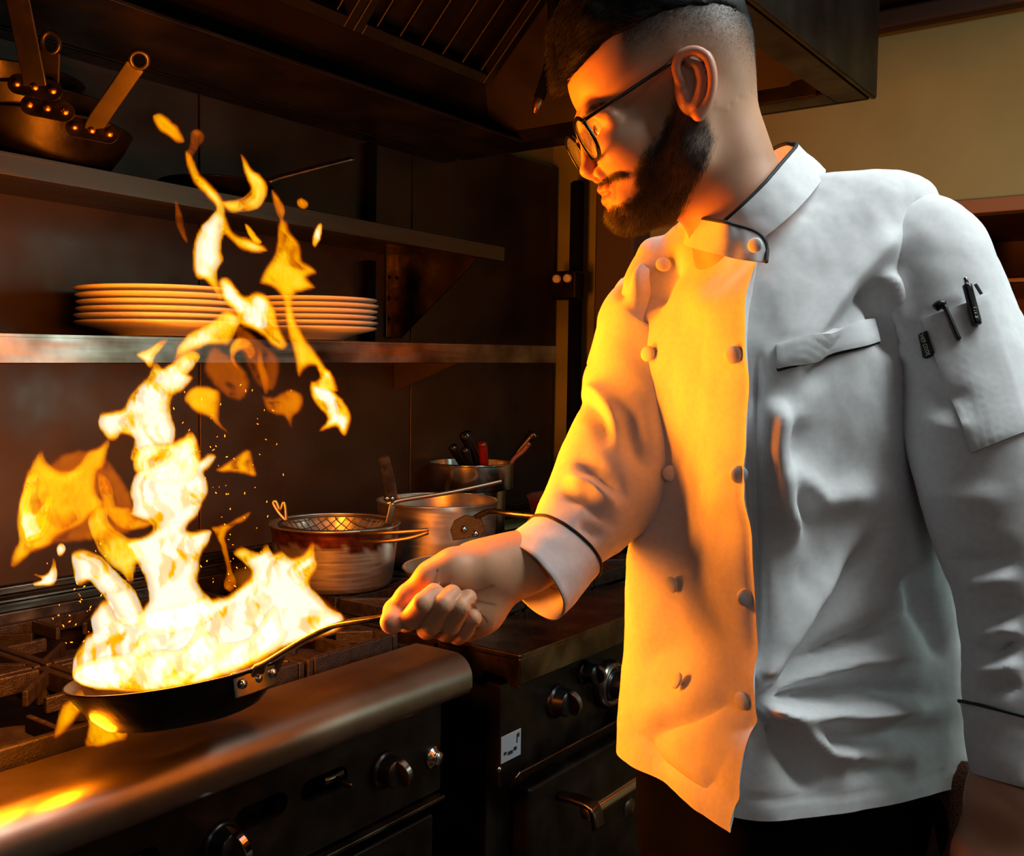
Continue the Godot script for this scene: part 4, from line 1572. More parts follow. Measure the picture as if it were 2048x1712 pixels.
func head_field() -> Field:
	var f := Field.new()
	hball(f, [1318, 96, 0], [176, 166, 148], 10)
	hball(f, [1398, 140, 0], [96, 130, 122], 40)
	hball(f, [1243, 162, 0], [104, 100, 118], 40)
	hball(f, [1264, 284, 0], [80, 100, 92], 36)
	hball(f, [1240, 285, 62], [48, 42, 40], 40)
	hcap(f, [1372, 318, 82, 38], [1386, 215, 92, 40], 40)
	hcap(f, [1268, 402, 24, 44], [1372, 318, 82, 38], 40)
	hball(f, [1262, 410, 0], [42, 40, 46], 16)
	hball(f, [1250, 376, 0], [37, 40, 40], 20)
	hball(f, [1345, 385, 0], [80, 50, 70], 40)
	hcap(f, [1402, 210, 0, 102], [1478, 420, 0, 100], 50)
	hcap(f, [1478, 420, 0, 100], [1490, 500, 0, 104], 30)
	# brow, nose
	hcap(f, [1167, 240, 10, 14], [1186, 226, 56, 15], 22)
	hcap(f, [1184, 226, 56, 15], [1222, 234, 96, 14], 22)
	hball(f, [1176, 262, 50], [24, 17, 30], 16, -1.0, 0.0)
	hcap(f, [1168, 256, 0, 9], [1176, 334, 0, 13], 14)
	hball(f, [1175, 342, 0], [16, 14, 16], 8)
	hball(f, [1205, 345, 20], [17, 15, 11], 7)
	hcap(f, [1184, 352, 0, 8], [1210, 360, 0, 12], 10)
	hball(f, [1196, 358, 11], [9, 5, 5], 2, -1.0)
	hball(f, [1224, 343, 27], [5, 14, 7], 5, -1.0)
	# eyelids and lips
	hcap(f, [1188, 247, 38, 8], [1218, 241, 82, 8], 8)
	hcap(f, [1196, 266, 40, 8], [1222, 256, 82, 8], 8)
	hcap(f, [1205, 379, 0, 10], [1216, 376, 18, 9], 4)
	hcap(f, [1216, 376, 18, 9], [1241, 371, 33, 6], 4)
	hcap(f, [1215, 401, 0, 12], [1225, 396, 18, 11], 4)
	hcap(f, [1225, 396, 18, 11], [1244, 382, 32, 7], 4)
	hcap(f, [1192, 390, 0, 3.0], [1212, 388, 20, 3.0], 2, -1.0)
	hcap(f, [1212, 388, 20, 3.0], [1246, 376, 38, 2.5], 2, -1.0)
	return f


func skin_color(p: Vector3) -> Color:
	# p in the head frame
	var c := Color(0.55, 0.295, 0.175)
	var mott := 0.5 + 0.5 * noise.get_noise_3d(p.x * 40, p.y * 40, p.z * 40)
	c = c.lerp(Color(0.44, 0.2, 0.12), mott * 0.35)
	var lip := hp(1220, 388, 0)
	var lx := p.x - lip.x
	var dl := Vector2(lx / 0.02, (p.y - lip.y - lx * 0.3) / 0.0105).length()
	if dl < 1.2 and absf(p.z) < 0.022:
		c = c.lerp(Color(0.46, 0.13, 0.1), clampf((1.2 - dl) * 4.0, 0, 0.9))
	var h := beardness(p)
	if h > 0.0:
		c = c.lerp(Color(0.05, 0.032, 0.022), h * 0.85)
	var s := stubble(p)
	if s > 0.0:
		var gr := 0.5 + 0.5 * fine.get_noise_3d(p.x * 700, p.y * 700, p.z * 700)
		c = c.lerp(Color(0.04, 0.028, 0.02), clampf(pow(s, 1.3) * (0.6 + 0.7 * gr), 0.0, 0.96))
	var bq := edge_distance(brow_poly, Vector2(p.x, p.y))
	if bq > -0.002 and absf(p.z) > 0.008 and p.x < -0.03:
		c = c.lerp(Color(0.04, 0.025, 0.018), clampf(0.6 + bq * 400.0, 0, 0.9))
	return c


# [density, direction, length factor] of the hair at a point of the head
func growth(sort: String, p: Vector3, n: Vector3) -> Array:
	if p.length() > 0.2:
		return [0.0, n, 1.0]
	match sort:
		"top":
			var fr := clampf((-0.03 - p.x) / 0.05, 0.0, 1.0)
			return [1.0, Vector3(-0.75, 0.15 - 0.9 * fr, 0.1 * signf(p.z)), 1.0]
		"beard":
			var b := beardness(p)
			if p.y > lip_y and p.x < lip_x:
				return [b * 3.0, Vector3(0.1, -0.8, 0.3 * signf(p.z)) + n * 0.35, 0.6]
			var side := clampf((p.x + 0.02) / 0.06, 0.0, 1.0)
			return [b, Vector3(-0.25 - 0.2 * side, -0.9, 0.0) + n * 0.5, lerpf(1.0, 0.6, clampf((p.y - chin_y) / 0.1, 0.0, 1.0))]
		"fade":
			var s := stubble(p)
			return [s * s * 0.9 + s * 0.1, n * 0.8 + Vector3(0.1, -0.6, 0), 0.5 + s]
	var bq := edge_distance(brow_poly, Vector2(p.x, p.y))
	return [1.0 if bq > -0.0015 and absf(p.z) > 0.008 and p.x < -0.03 else 0.0, Vector3(0.8, 0.35, 0) + n * 0.25, 1.0]


func strands(called: String, parent: Node3D, src: Geo, upto: int, sort: String, count: int, length: float, width: float, seed_: int) -> void:
	# thin tapered hairs rooted on the surface of src; growth() gives [density, direction, length factor] in the head frame
	var r := RandomNumberGenerator.new()
	r.seed = seed_
	var inv := HEAD.affine_inverse()
	var tris := []
	var acc := PackedFloat32Array()
	var total := 0.0
	for k in range(0, upto, 3):
		var a := src.v[src.ix[k]]
		var b := src.v[src.ix[k + 1]]
		var c := src.v[src.ix[k + 2]]
		var m := (a + b + c) / 3.0
		var res: Array = growth(sort, inv * m, inv.basis * src.n[src.ix[k]])
		if res[0] <= 0.02:
			continue
		total += (b - a).cross(c - a).length() * res[0]
		tris.append(k)
		acc.append(total)
	if tris.is_empty():
		return
	var g := Geo.new()
	var path := PackedVector3Array()
	for j in 5:
		var s := j / 4.0
		path.append(Vector3(0.0, s, 0.22 * s * s))
	g.tube(path, [1.0 * 0.5, 0.48, 0.42, 0.3, 0.08], 3, false)
	# the tube is built unit-thick in x,z: squeeze when placed
	var mm := MultiMesh.new()
	mm.transform_format = MultiMesh.TRANSFORM_3D
	var sq := Geo.new()
	sq.v = g.v
	sq.n = g.n
	sq.c = g.c
	sq.uv = g.uv
	sq.ix = g.ix
	for k in sq.v.size():
		var s := clampf(sq.v[k].y, 0.0, 1.0)
		var mid := Vector3(0, sq.v[k].y, 0.22 * s * s)
		sq.v[k] = mid + Vector3((sq.v[k].x) * width / length, 0, (sq.v[k].z - mid.z) * width / length)
	mm.mesh = sq.mesh()
	mm.instance_count = count
	for i in count:
		var k: int = tris[mini(acc.bsearch(r.randf() * total), tris.size() - 1)]
		var u := sqrt(r.randf())
		var w := r.randf()
		var ia := src.ix[k]
		var ib := src.ix[k + 1]
		var ic := src.ix[k + 2]
		var p := src.v[ia] * (1 - u) + src.v[ib] * u * (1 - w) + src.v[ic] * u * w
		var nn := (src.n[ia] * (1 - u) + src.n[ib] * u * (1 - w) + src.n[ic] * u * w).normalized()
		var res: Array = growth(sort, inv * p, inv.basis * nn)
		var d: Vector3 = (HEAD.basis * (res[1] as Vector3) + Vector3(r.randfn(), r.randfn(), r.randfn()) * (0.09 if sort == "top" else 0.2)).normalized()
		d = (d - nn * minf(0.0, d.dot(nn))).normalized()
		var x := d.cross(nn).normalized()
		if x.length() < 0.5:
			x = d.cross(Vector3.UP).normalized()
		var ln: float = length * res[2] * r.randf_range(0.6, 1.15)
		mm.set_instance_transform(i, Transform3D(Basis(x * ln, d * ln, -d.cross(x) * ln * -1.0), p - nn * 0.0006))
	var o := MultiMeshInstance3D.new()
	o.name = called
	o.multimesh = mm
	o.material_override = M.hair if sort == "top" else M.beard_hair
	parent.add_child(o, true)
	o.set_meta("kind", "stuff")


func make_person() -> void:
	var o := thing("person", "cook in a white double-breasted jacket and glasses, gripping the flaming pan", "person", Vector3(1.07, 0.0, 1.16))
	var org := o.position
	# head frame: profile turned a little towards the viewer
	var ho := pt(1330, 250, 0.97)
	var r := (ho - EYE) * Vector3(1, 0, 1)
	r = r.normalized()
	var left := Vector3.UP.cross(r).normalized()
	var th := deg_to_rad(12.0)
	var fwd := left * cos(th) - r * sin(th)
	var lat := -r * cos(th) - left * sin(th)
	HEAD = Transform3D(Basis(-fwd, Vector3.UP, lat), ho)
	beard_poly = poly_in_head([[1340, 192], [1354, 188], [1368, 212], [1385, 240], [1404, 258], [1420, 286], [1414, 312], [1400, 338], [1388, 368], [1376, 402], [1366, 436], [1330, 470], [1290, 480, 20], [1245, 470, 10], [1214, 428, 5], [1214, 416, 5], [1232, 414, 15], [1256, 402, 30], [1266, 385, 40], [1262, 368, 45], [1268, 352], [1276, 326], [1290, 300], [1310, 280], [1325, 255], [1336, 228]], 70)
	stache_poly = poly_in_head([[1190, 372], [1198, 362], [1214, 353], [1238, 350], [1260, 358], [1272, 376], [1264, 384], [1254, 364], [1228, 362], [1206, 370]], 16)
	hair_line = poly_in_head([[1090, 185], [1125, 165], [1150, 140], [1185, 112], [1230, 84], [1290, 56], [1360, 34], [1430, 22], [1480, 30], [1510, 50]], 100)
	brow_poly = poly_in_head([[1166, 234], [1178, 218], [1198, 210], [1222, 216], [1200, 222], [1182, 232], [1172, 240]], 60)
	lip_y = hp(1214, 378, 0).y
	lip_x = hp(1262, 378, 0).x
	chin_y = hp(1260, 420, 0).y
	# ------------------------------------------------ skin: one continuous figure
	var skin := Geo.new()
	var f := head_field()
	var nk := hp(1490, 430, 0)
	var lo := Vector3(hp(1120, 0, 0).x, hp(0, 520, 0).y, -0.095)
	var hi := Vector3(hp(1600, 0, 0).x, hp(0, -90, 0).y, 0.095)
	var first := f.mesh_into(skin, lo, hi, 0.0019, HEAD)
	var inv := HEAD.affine_inverse()
	for k in range(first, skin.v.size()):
		skin.c[k] = skin_color(inv * skin.v[k])
	var head_ix := skin.ix.size()
	ears(skin)
	var base_skin := Color(0.5, 0.255, 0.155)
	# trunk and upper arms under the clothes
	var tr := Field.new()
	tr.cap(pt(1500, 470, 1.03), pt(1560, 740, 1.06), 0.045, 0.09, 0.04)
	tr.cap(pt(1560, 740, 1.06), pt(1590, 1280, 1.07), 0.09, 0.085, 0.06)
	tr.cap(pt(1560, 560, 1.05), pt(1800, 520, 1.0), 0.05, 0.036, 0.05)
	tr.cap(pt(1540, 580, 1.07), pt(1340, 640, 1.11), 0.05, 0.036, 0.05)
	tr.cap(pt(1800, 520, 1.0), pt(1975, 900, 0.93), 0.036, 0.036, 0.03)
	tr.cap(pt(1975, 900, 0.93), pt(2020, 1080, 0.915), 0.038, 0.036, 0.03)
	tr.cap(pt(2020, 1080, 0.915), pt(2045, 1500, 0.88), 0.036, 0.03, 0.02)
	tr.cap(pt(1340, 640, 1.11), pt(1285, 830, 1.08), 0.036, 0.036, 0.03)
	tr.cap(pt(1285, 830, 1.08), pt(1225, 960, 1.045), 0.04, 0.036, 0.03)
	tr.cap(pt(1225, 960, 1.045), pt(1125, 1090, 0.99), 0.036, 0.029, 0.03)
	var bb := AABB(tr.items[0][1], Vector3.ZERO)
	for e in tr.items:
		bb = bb.expand(e[1]).expand(e[2])
	bb = bb.grow(0.14)
	first = tr.mesh_into(skin, bb.position, bb.end, 0.012, Transform3D())
	for k in range(first, skin.v.size()):
		skin.c[k] = base_skin
	hands(skin)
	for k in skin.v.size():
		skin.v[k] -= org
	var body := part("body", skin, M.skin, o)
	for k in skin.v.size():
		skin.v[k] += org
	# ------------------------------------------------ eyes
	for m in [1.0, -1.0]:
		var e := Geo.new()
		var c := hp(1213, 254, 60)
		c.z *= m
		var eye := HEAD * c
		var look := (HEAD.basis * Vector3(-0.93, -0.36, 0.1 * m)).normalized()
		var prof := []
		var cols := []
		for j in 25:
			var a := PI * j / 24.0
			prof.append(Vector2(sin(a) * 0.0122, -cos(a) * 0.0122 + (0.0006 if j > 20 else 0.0)))
			cols.append(Color(0.015, 0.012, 0.01) if j > 22 else (Color(0.12, 0.06, 0.025) if j > 20 else Color(0.75, 0.7, 0.66)))
		e.lathe(along(eye - org, look, HEAD.basis.z), prof, 28, cols)
		part("eye", e, M.eye_white, body)
	# ------------------------------------------------ hair and beard
	var hf := Field.new()
	hball(hf, [1316, 84, 0], [184, 182, 152], 10)
	hball(hf, [1232, 60, 0], [118, 112, 118], 40)
	hcap(hf, [1178, 70, 0, 58], [1148, 124, 0, 28], 30)
	hcap(hf, [1186, 75, 45, 52], [1158, 120, 40, 24], 30)
	hcap(hf, [1200, 60, 85, 40], [1176, 104, 78, 20], 30)
	hf.cut = Trim.new()
	hf.cut.line = hair_line
	hf.cut.wave = noise
	var hg := Geo.new()
	var hlo := Vector3(hp(1080, 0, 0).x, hp(0, 200, 0).y, -0.09)
	var hhi := Vector3(hp(1530, 0, 0).x, hp(0, -130, 0).y, 0.09)
	hf.mesh_into(hg, hlo, hhi, 0.0042, HEAD)
	for k in hg.v.size():
		hg.v[k] -= org
	part("hair", hg, M.hair, o)
	for k in hg.v.size():
		hg.v[k] += org
	var holder := Node3D.new()
	holder.name = "hair_strands"
	holder.position = -org
	o.add_child(holder)
	strands("top_hair", holder, hg, hg.ix.size(), "top", 16000, 0.018, 0.0003, 5)
	strands("beard", holder, skin, head_ix, "beard", 27000, 0.0095, 0.0002, 6)
	strands("fade_stubble", holder, skin, head_ix, "fade", 42000, 0.0018, 0.00012, 7)
	strands("eyebrow", holder, skin, head_ix, "brow", 900, 0.0075, 0.0002, 8)
	glasses(o)
	jacket(o)


func ears(skin: Geo) -> void:
	var f := Field.new()
	var helix := [[1366, 178, 128, 7], [1355, 152, 136, 8], [1352, 130, 140, 8.5], [1362, 110, 146, 9], [1388, 101, 152, 9], [1412, 113, 156, 9], [1423, 142, 158, 8.5], [1423, 180, 154, 8], [1413, 210, 148, 8.5], [1397, 230, 140, 12]]
	var anti := [[1376, 124, 142, 6], [1396, 133, 146, 8], [1404, 160, 146, 9], [1400, 192, 142, 9], [1390, 212, 136, 9]]
	for ridge in [helix, anti]:
		var mid := []
		var rad := []
		for q in ridge:
			mid.append(hp(q[0], q[1], q[2]))
			rad.append(Vector3(q[3] * HU, 0, 0))
		var n: int = ridge.size() * 4
		var ml := curve(mid, n)
		var rl := curve(rad, n)
		for k in n:
			f.cap(ml[k], ml[k + 1], rl[k].x, rl[k + 1].x, (1.0 if k > 0 else 8.0) * HU)
	f.cap(hp(1366, 188, 132), hp(1371, 204, 130), 9 * HU, 8 * HU, 8 * HU)
	f.ball(hp(1391, 162, 128), Vector3(41, 68, 14) * HU, 10 * HU, 1.0, Basis(Vector3.UP, -0.22))
	f.cap(hp(1398, 150, 108), hp(1395, 205, 104), 20 * HU, 18 * HU, 14 * HU)
	var lo := hp(1335, 260, 60)
	var hi := hp(1440, 85, 160)
	lo.z = 0.035
	hi.z = 0.09
	lo -= Vector3(0.02, 0.012, 0)
	hi += Vector3(0.02, 0.012, 0)
	var one := Geo.new()
	f.mesh_into(one, lo, hi, 0.0013, Transform3D())
	for m in [1.0, -1.0]:
		var base := skin.v.size()
		for k in one.v.size():
			var p := one.v[k] * Vector3(1, 1, m)
			var q := one.n[k] * Vector3(1, 1, m)
			skin.add(HEAD * p, HEAD.basis * q, Color(0.52, 0.24, 0.15))
		for k in range(0, one.ix.size(), 3):
			skin.ix.append_array([base + one.ix[k], base + one.ix[k + (1 if m > 0 else 2)], base + one.ix[k + (2 if m > 0 else 1)]])


func chain(f: Field, pts: Array, k := 0.004) -> void:
	for i in pts.size() - 1:
		var a: Array = pts[i]
		var b: Array = pts[i + 1]
		f.cap(pt(a[0], a[1], a[2]), pt(b[0], b[1], b[2]), a[3], b[3], k)


func hands(skin: Geo) -> void:
	# --- the fist on the pan handle: wrist, palm, thumb along the handle, four curled fingers
	var f := Field.new()
	chain(f, [[1130, 1092, 0.99, 0.029], [1050, 1125, 0.965, 0.0265], [1000, 1138, 0.955, 0.027]], 0.02)
	chain(f, [[1000, 1138, 0.957, 0.027], [950, 1152, 0.962, 0.028], [900, 1172, 0.968, 0.024]], 0.02)
	chain(f, [[985, 1165, 0.952, 0.024], [955, 1215, 0.95, 0.024], [930, 1240, 0.958, 0.02]], 0.016)
	chain(f, [[965, 1138, 0.94, 0.02], [910, 1143, 0.935, 0.019], [872, 1152, 0.93, 0.0155]], 0.014)
	chain(f, [[905, 1140, 0.93, 0.019], [862, 1158, 0.928, 0.015], [818, 1196, 0.932, 0.0125], [792, 1222, 0.935, 0.0115]], 0.006)
	chain(f, [[792, 1222, 0.935, 0.0115], [784, 1244, 0.918, 0.0112]], 0.004)
	# index, middle, ring, little: knuckle behind, round the handle, tip tucked into the palm
	chain(f, [[900, 1165, 0.985, 0.0125], [832, 1215, 0.985, 0.0105], [812, 1244, 0.955, 0.0100], [822, 1238, 0.916, 0.0102], [846, 1206, 0.896, 0.0098], [868, 1186, 0.905, 0.009]], 0.0012)
	chain(f, [[922, 1180, 0.985, 0.0125], [872, 1235, 0.985, 0.0105], [854, 1258, 0.955, 0.0100], [863, 1248, 0.915, 0.0100], [887, 1208, 0.896, 0.0095], [904, 1188, 0.905, 0.0088]], 0.0012)
	chain(f, [[945, 1195, 0.985, 0.012], [905, 1246, 0.985, 0.0100], [891, 1264, 0.955, 0.0095], [901, 1250, 0.918, 0.0094], [921, 1214, 0.9, 0.0090], [936, 1196, 0.908, 0.0082]], 0.0012)
	chain(f, [[955, 1215, 0.98, 0.011], [930, 1258, 0.975, 0.0090], [916, 1272, 0.955, 0.0085], [928, 1262, 0.93, 0.0084], [946, 1236, 0.918, 0.008]], 0.0012)
	var bb := AABB(f.items[0][1], Vector3.ZERO)
	for e in f.items:
		bb = bb.expand(e[1]).expand(e[2])
	bb = bb.grow(0.034)
	var first := f.mesh_into(skin, bb.position, bb.end, 0.0017, Transform3D())
	for k in range(first, skin.v.size()):
		var p := skin.v[k]
		var mott := 0.5 + 0.5 * noise.get_noise_3d(p.x * 60, p.y * 60, p.z * 60)
		skin.c[k] = Color(0.62, 0.35, 0.2).lerp(Color(0.52, 0.26, 0.14), mott * 0.5)
	# creases of the palm and finger joints: real grooves
	var grooves := [[[868, 1176], [884, 1172], [905, 1180], [918, 1178]], [[935, 1188], [960, 1182], [985, 1172]], [[936, 1195], [965, 1205], [990, 1210]], [[938, 1204], [962, 1226], [976, 1245]], [[930, 1222], [948, 1242], [955, 1262]], [[874, 1140], [870, 1158], [868, 1172]]]
	for k in range(first, skin.v.size()):
		if skin.n[k].dot(FW) > -0.1:
			continue
		var s := screen(skin.v[k])
		for gr in grooves:
			var d := 1e9
			for j in gr.size() - 1:
				d = minf(d, Geometry2D.get_closest_point_to_segment(s, Vector2(gr[j][0], gr[j][1]), Vector2(gr[j + 1][0], gr[j + 1][1])).distance_to(s))
			skin.v[k] -= skin.n[k] * 0.0022 * exp(-d * d / 16.0)
	# --- the other forearm, coming out of its cuff towards the hip
	f = Field.new()
	chain(f, [[2045, 1480, 0.882, 0.033], [2022, 1600, 0.876, 0.033], [1985, 1720, 0.88, 0.03], [1950, 1820, 0.89, 0.027]], 0.02)
	chain(f, [[1950, 1820, 0.89, 0.027], [1925, 1900, 0.9, 0.032], [1915, 1960, 0.91, 0.03]], 0.02)
	for e in [[1950, 0.88], [1928, 0.9], [1905, 0.92], [1885, 0.94]]:
		chain(f, [[1918, 1965, 0.91, 0.014], [e[0], 2040, e[1], 0.0105], [e[0] - 12, 2110, e[1], 0.0095], [e[0] - 24, 2160, e[1] + 0.01, 0.0085]], 0.006)
	chain(f, [[1935, 1880, 0.89, 0.016], [1965, 1960, 0.87, 0.0125], [1962, 2030, 0.865, 0.011]], 0.01)
	bb = AABB(f.items[0][1], Vector3.ZERO)
	for e in f.items:
		bb = bb.expand(e[1]).expand(e[2])
	bb = bb.grow(0.04)
	first = f.mesh_into(skin, bb.position, bb.end, 0.005, Transform3D())
	for k in range(first, skin.v.size()):
		skin.c[k] = Color(0.48, 0.22, 0.13)


func screen(p: Vector3) -> Vector2:
	var v := p - EYE
	var d := v.dot(FW)
	return Vector2(1024.0 + FOCAL * v.dot(RT) / d, 856.0 - FOCAL * v.dot(UPV) / d)


func glasses(o: Node3D) -> void:
	var org := o.position
	var gl := Node3D.new()
	gl.name = "eyeglasses"
	o.add_child(gl)
	gl.set_meta("label", "thin black rimmed eyeglasses")
	var up := Vector3(-sin(deg_to_rad(32.0)), cos(deg_to_rad(32.0)), 0)
	var centers := []
	for m in [1.0, -1.0]:
		var c := hp(1174, 279, 70)
		c.z *= m
		centers.append(c)
		var loop := PackedVector3Array()
		var flat := PackedVector2Array()
		for k in 41:
			var a := TAU * k / 40.0
			var ca := cos(a)
			var sa := sin(a)
			var q := Vector2(signf(ca) * pow(absf(ca), 0.8) * 52.0, signf(sa) * pow(absf(sa), 0.85) * 42.0) * HU
			flat.append(q)
			loop.append(HEAD * (c + Vector3(0, 0, 1) * q.x + up * q.y + up.cross(Vector3.BACK) * 0.0) - org)
		var g := Geo.new()
		g.tube(loop, 0.0021, 8, false)
		part("rim", g, M.frame_black, gl)
		var ln := Geo.new()
		var p := PackedVector3Array()
		for rr in 6:
			for k in 40:
				var q := flat[k] * (1.0 - rr / 5.0 * 0.995)
				var bulge := 0.0025 * (1.0 - pow(1.0 - rr / 5.0, 2.0))
				p.append(HEAD * (c + Vector3(0, 0, 1) * q.x + up * q.y + Vector3(-cos(deg_to_rad(32.0)), -sin(deg_to_rad(32.0)), 0) * bulge) - org)
		ln.grid(p, 40, 6, true)
		part("lens_pane", ln, M.lens, gl)
		# temple
		var h := hp(1172, 238, 118)
		var e1 := hp(1240, 193, 132)
		var e2 := hp(1318, 142, 138)
		var e3 := hp(1350, 123, 126)
		var e4 := hp(1385, 120, 112)
		var tp := []
		for q in [c * Vector3(1, 1, m) + Vector3(0, 0, 50 * HU) + up * 0.012, h, e1, e2, e3, e4]:
			tp.append(HEAD * (Vector3(q.x, q.y, q.z * m)) - org)
		g = Geo.new()
		g.tube(curve(tp, 30), 0.0018, 8)
		var t := part("temple", g, M.frame_black, gl)
		for e in [[1196, 222, 122], [1237, 195, 131]]:
			var q := hp(e[0], e[1], e[2])
			q.z *= m
			var b := Geo.new()
			b.tube(PackedVector3Array([HEAD * (q + Vector3(-0.0008, 0.0005, 0)) - org, HEAD * q - org, HEAD * (q + Vector3(0.0008, -0.0005, 0)) - org]), 0.0018, 8)
			part("hinge_pin", b, M.chrome, t)
	var g2 := Geo.new()
	var bridge := []
	for z in [-16.0, -6.0, 6.0, 16.0]:
		var lift := 0.003 if absf(z) < 10.0 else 0.0
		bridge.append(HEAD * (Vector3(centers[0].x, centers[0].y, z * HU) + up * (0.008 + lift)) - org)
	g2.tube(curve(bridge, 10), 0.0013, 8)
	part("bridge", g2, M.chrome, gl)


# ---------------------------------------------------------------- the white jacket
# folds in the cloth: [points in view, height in metres, half width in view]; a negative height is a valley
var FOLDS := [
	[[[1800, 450], [1700, 570], [1610, 680], [1555, 790]], 0.006, 26.0],
	[[[1750, 560], [1670, 680], [1605, 790]], -0.005, 24.0],
	[[[1552, 790], [1540, 900], [1556, 1010], [1590, 1100]], 0.011, 30.0],
	[[[1515, 700], [1512, 900], [1514, 1150], [1520, 1340]], -0.007, 14.0],
	[[[1600, 830], [1585, 960], [1620, 1080]], -0.004, 24.0],
	[[[1560, 925], [1640, 1000], [1760, 985]], 0.006, 30.0],
	[[[1740, 560], [1770, 640], [1800, 720]], -0.008, 22.0],
	[[[1770, 540], [1800, 640], [1812, 740]], 0.006, 20.0],
	[[[1514, 1392], [1580, 1350], [1680, 1290], [1840, 1225]], -0.008, 17.0],
	[[[1514, 1378], [1560, 1310], [1610, 1210], [1700, 1090]], 0.009, 24.0],
	[[[1560, 1360], [1640, 1240], [1760, 1060]], -0.006, 24.0],
	[[[1514, 1398], [1600, 1352], [1720, 1318], [1860, 1310]], 0.007, 18.0],
	[[[1516, 1402], [1620, 1388], [1740, 1378], [1880, 1392]], -0.009, 18.0],
	[[[1512, 1410], [1600, 1428], [1720, 1430], [1890, 1405]], 0.010, 24.0],
	[[[1508, 1412], [1550, 1465], [1600, 1540], [1640, 1580]], -0.010, 18.0],
	[[[1510, 1408], [1570, 1450], [1650, 1500], [1760, 1520]], 0.008, 22.0],
	[[[1640, 1475], [1740, 1480], [1900, 1450]], -0.006, 22.0],
	[[[1690, 1530], [1760, 1545], [1840, 1540]], -0.006, 18.0],
	[[[1480, 1600], [1560, 1600], [1700, 1590], [1850, 1560], [1945, 1520]], -0.0012, 5.0],
	[[[1820, 1140], [1860, 1250], [1900, 1330]], -0.006, 26.0],
	[[[1250, 1345], [1320, 1310], [1420, 1290], [1500, 1275]], -0.003, 44.0],
	[[[1290, 1480], [1380, 1445], [1470, 1400], [1500, 1385]], -0.004, 24.0],
	[[[1260, 1430], [1380, 1405], [1490, 1360]], 0.003, 30.0],
	[[[1265, 1430], [1330, 1520], [1440, 1600]], -0.003, 8.0],
	[[[1330, 470], [1290, 540], [1250, 620]], 0.007, 20.0],
	[[[1370, 490], [1330, 570], [1290, 650]], -0.008, 22.0],
	[[[1300, 480], [1262, 540], [1235, 610]], -0.007, 16.0],
	[[[1235, 780], [1265, 880], [1290, 950]], -0.005, 20.0],
	[[[1380, 560], [1460, 640], [1480, 760]], 0.004, 40.0],
	[[[1440, 890], [1462, 960], [1440, 1040]], 0.003, 22.0],
	[[[1480, 1480], [1440, 1540], [1400, 1600]], -0.004, 16.0],
	# near sleeve
	[[[1850, 770], [1890, 800], [1960, 790]], -0.005, 16.0],
	[[[1835, 830], [1900, 860], [1960, 850]], 0.004, 18.0],
	[[[1850, 960], [1920, 1000], [2030, 990]], 0.005, 30.0],
	[[[1890, 1130], [1960, 1130], [2048, 1105]], -0.008, 22.0],
	[[[1900, 1165], [1980, 1160], [2048, 1150]], 0.007, 20.0],
	[[[1935, 1240], [1985, 1235], [2048, 1200]], -0.008, 20.0],
	[[[1938, 1275], [2000, 1262], [2048, 1262]], 0.007, 18.0],
	[[[1940, 1312], [1995, 1300], [2048, 1275]], -0.010, 14.0],
	[[[1940, 1345], [2000, 1338], [2048, 1320]], 0.006, 16.0],
	[[[1950, 1400], [2000, 1375], [2048, 1365]], -0.006, 12.0],
	[[[1990, 400], [2020, 560], [2048, 700]], -0.004, 16.0],
	# far sleeve
	[[[1168, 790], [1196, 830], [1220, 900]], -0.008, 16.0],
	[[[1175, 760], [1200, 790], [1245, 860]], 0.006, 16.0],
	[[[1140, 925], [1190, 940], [1262, 1000]], -0.010, 12.0],
	[[[1120, 950], [1180, 970], [1250, 1030]], 0.008, 16.0],
	[[[1108, 985], [1170, 1000], [1240, 1060]], -0.006, 12.0],
	[[[1150, 1045], [1185, 1060], [1215, 1085]], -0.007, 12.0],
	[[[1182, 600], [1178, 690], [1172, 760]], -0.004, 14.0],
]
var fold_boxes := []


func fold_at(s: Vector2) -> float:
	var h := 0.0
	for k in FOLDS.size():
		var b: Rect2 = fold_boxes[k]
		if not b.has_point(s):
			continue
		var pts: Array = FOLDS[k][0]
		var d := 1e9
		var along_ := 0.0
		for j in pts.size() - 1:
			var a := Vector2(pts[j][0], pts[j][1])
			var e := Vector2(pts[j + 1][0], pts[j + 1][1])
			var c := Geometry2D.get_closest_point_to_segment(s, a, e)
			var q := c.distance_to(s)
			if q < d:
				d = q
				along_ = (j + c.distance_to(a) / maxf(1.0, a.distance_to(e))) / (pts.size() - 1)
		var w: float = FOLDS[k][2]
		var taper := smoothstep(-0.02, 0.15, along_) * (1.0 - 0.85 * smoothstep(0.75, 1.02, along_))
		var big: float = 2.3 if k < 30 else 1.5
		if k >= 20:
			taper = smoothstep(0.0, 0.35, along_) * (1.0 - smoothstep(0.65, 1.0, along_))
		h += big * FOLDS[k][1] * exp(-pow(d / w, 1.35 if w < 19.0 else 1.8)) * taper
	return h


func wrinkle(p: Vector3) -> float:
	return noise.get_noise_3d(p.x * 9, p.y * 6, p.z * 9) * 0.004 + fine.get_noise_3d(p.x * 34, p.y * 26, p.z * 34) * 0.0009


# pushes the points of a sheet along its normals by its folds; returns the normals it used
func crumple(p: PackedVector3Array, nu: int, nv: int, wrap: bool, amount: PackedFloat32Array) -> PackedVector3Array:
	var g := Geo.new()
	g.grid(p, nu, nv, wrap)
	for k in p.size():
		var h := wrinkle(p[k])
		if g.n[k].dot((p[k] - EYE).normalized()) < 0.25:
			h += fold_at(screen(p[k]))
		p[k] += g.n[k] * h * amount[k]
	g = Geo.new()
	g.grid(p, nu, nv, wrap)
	return g.n


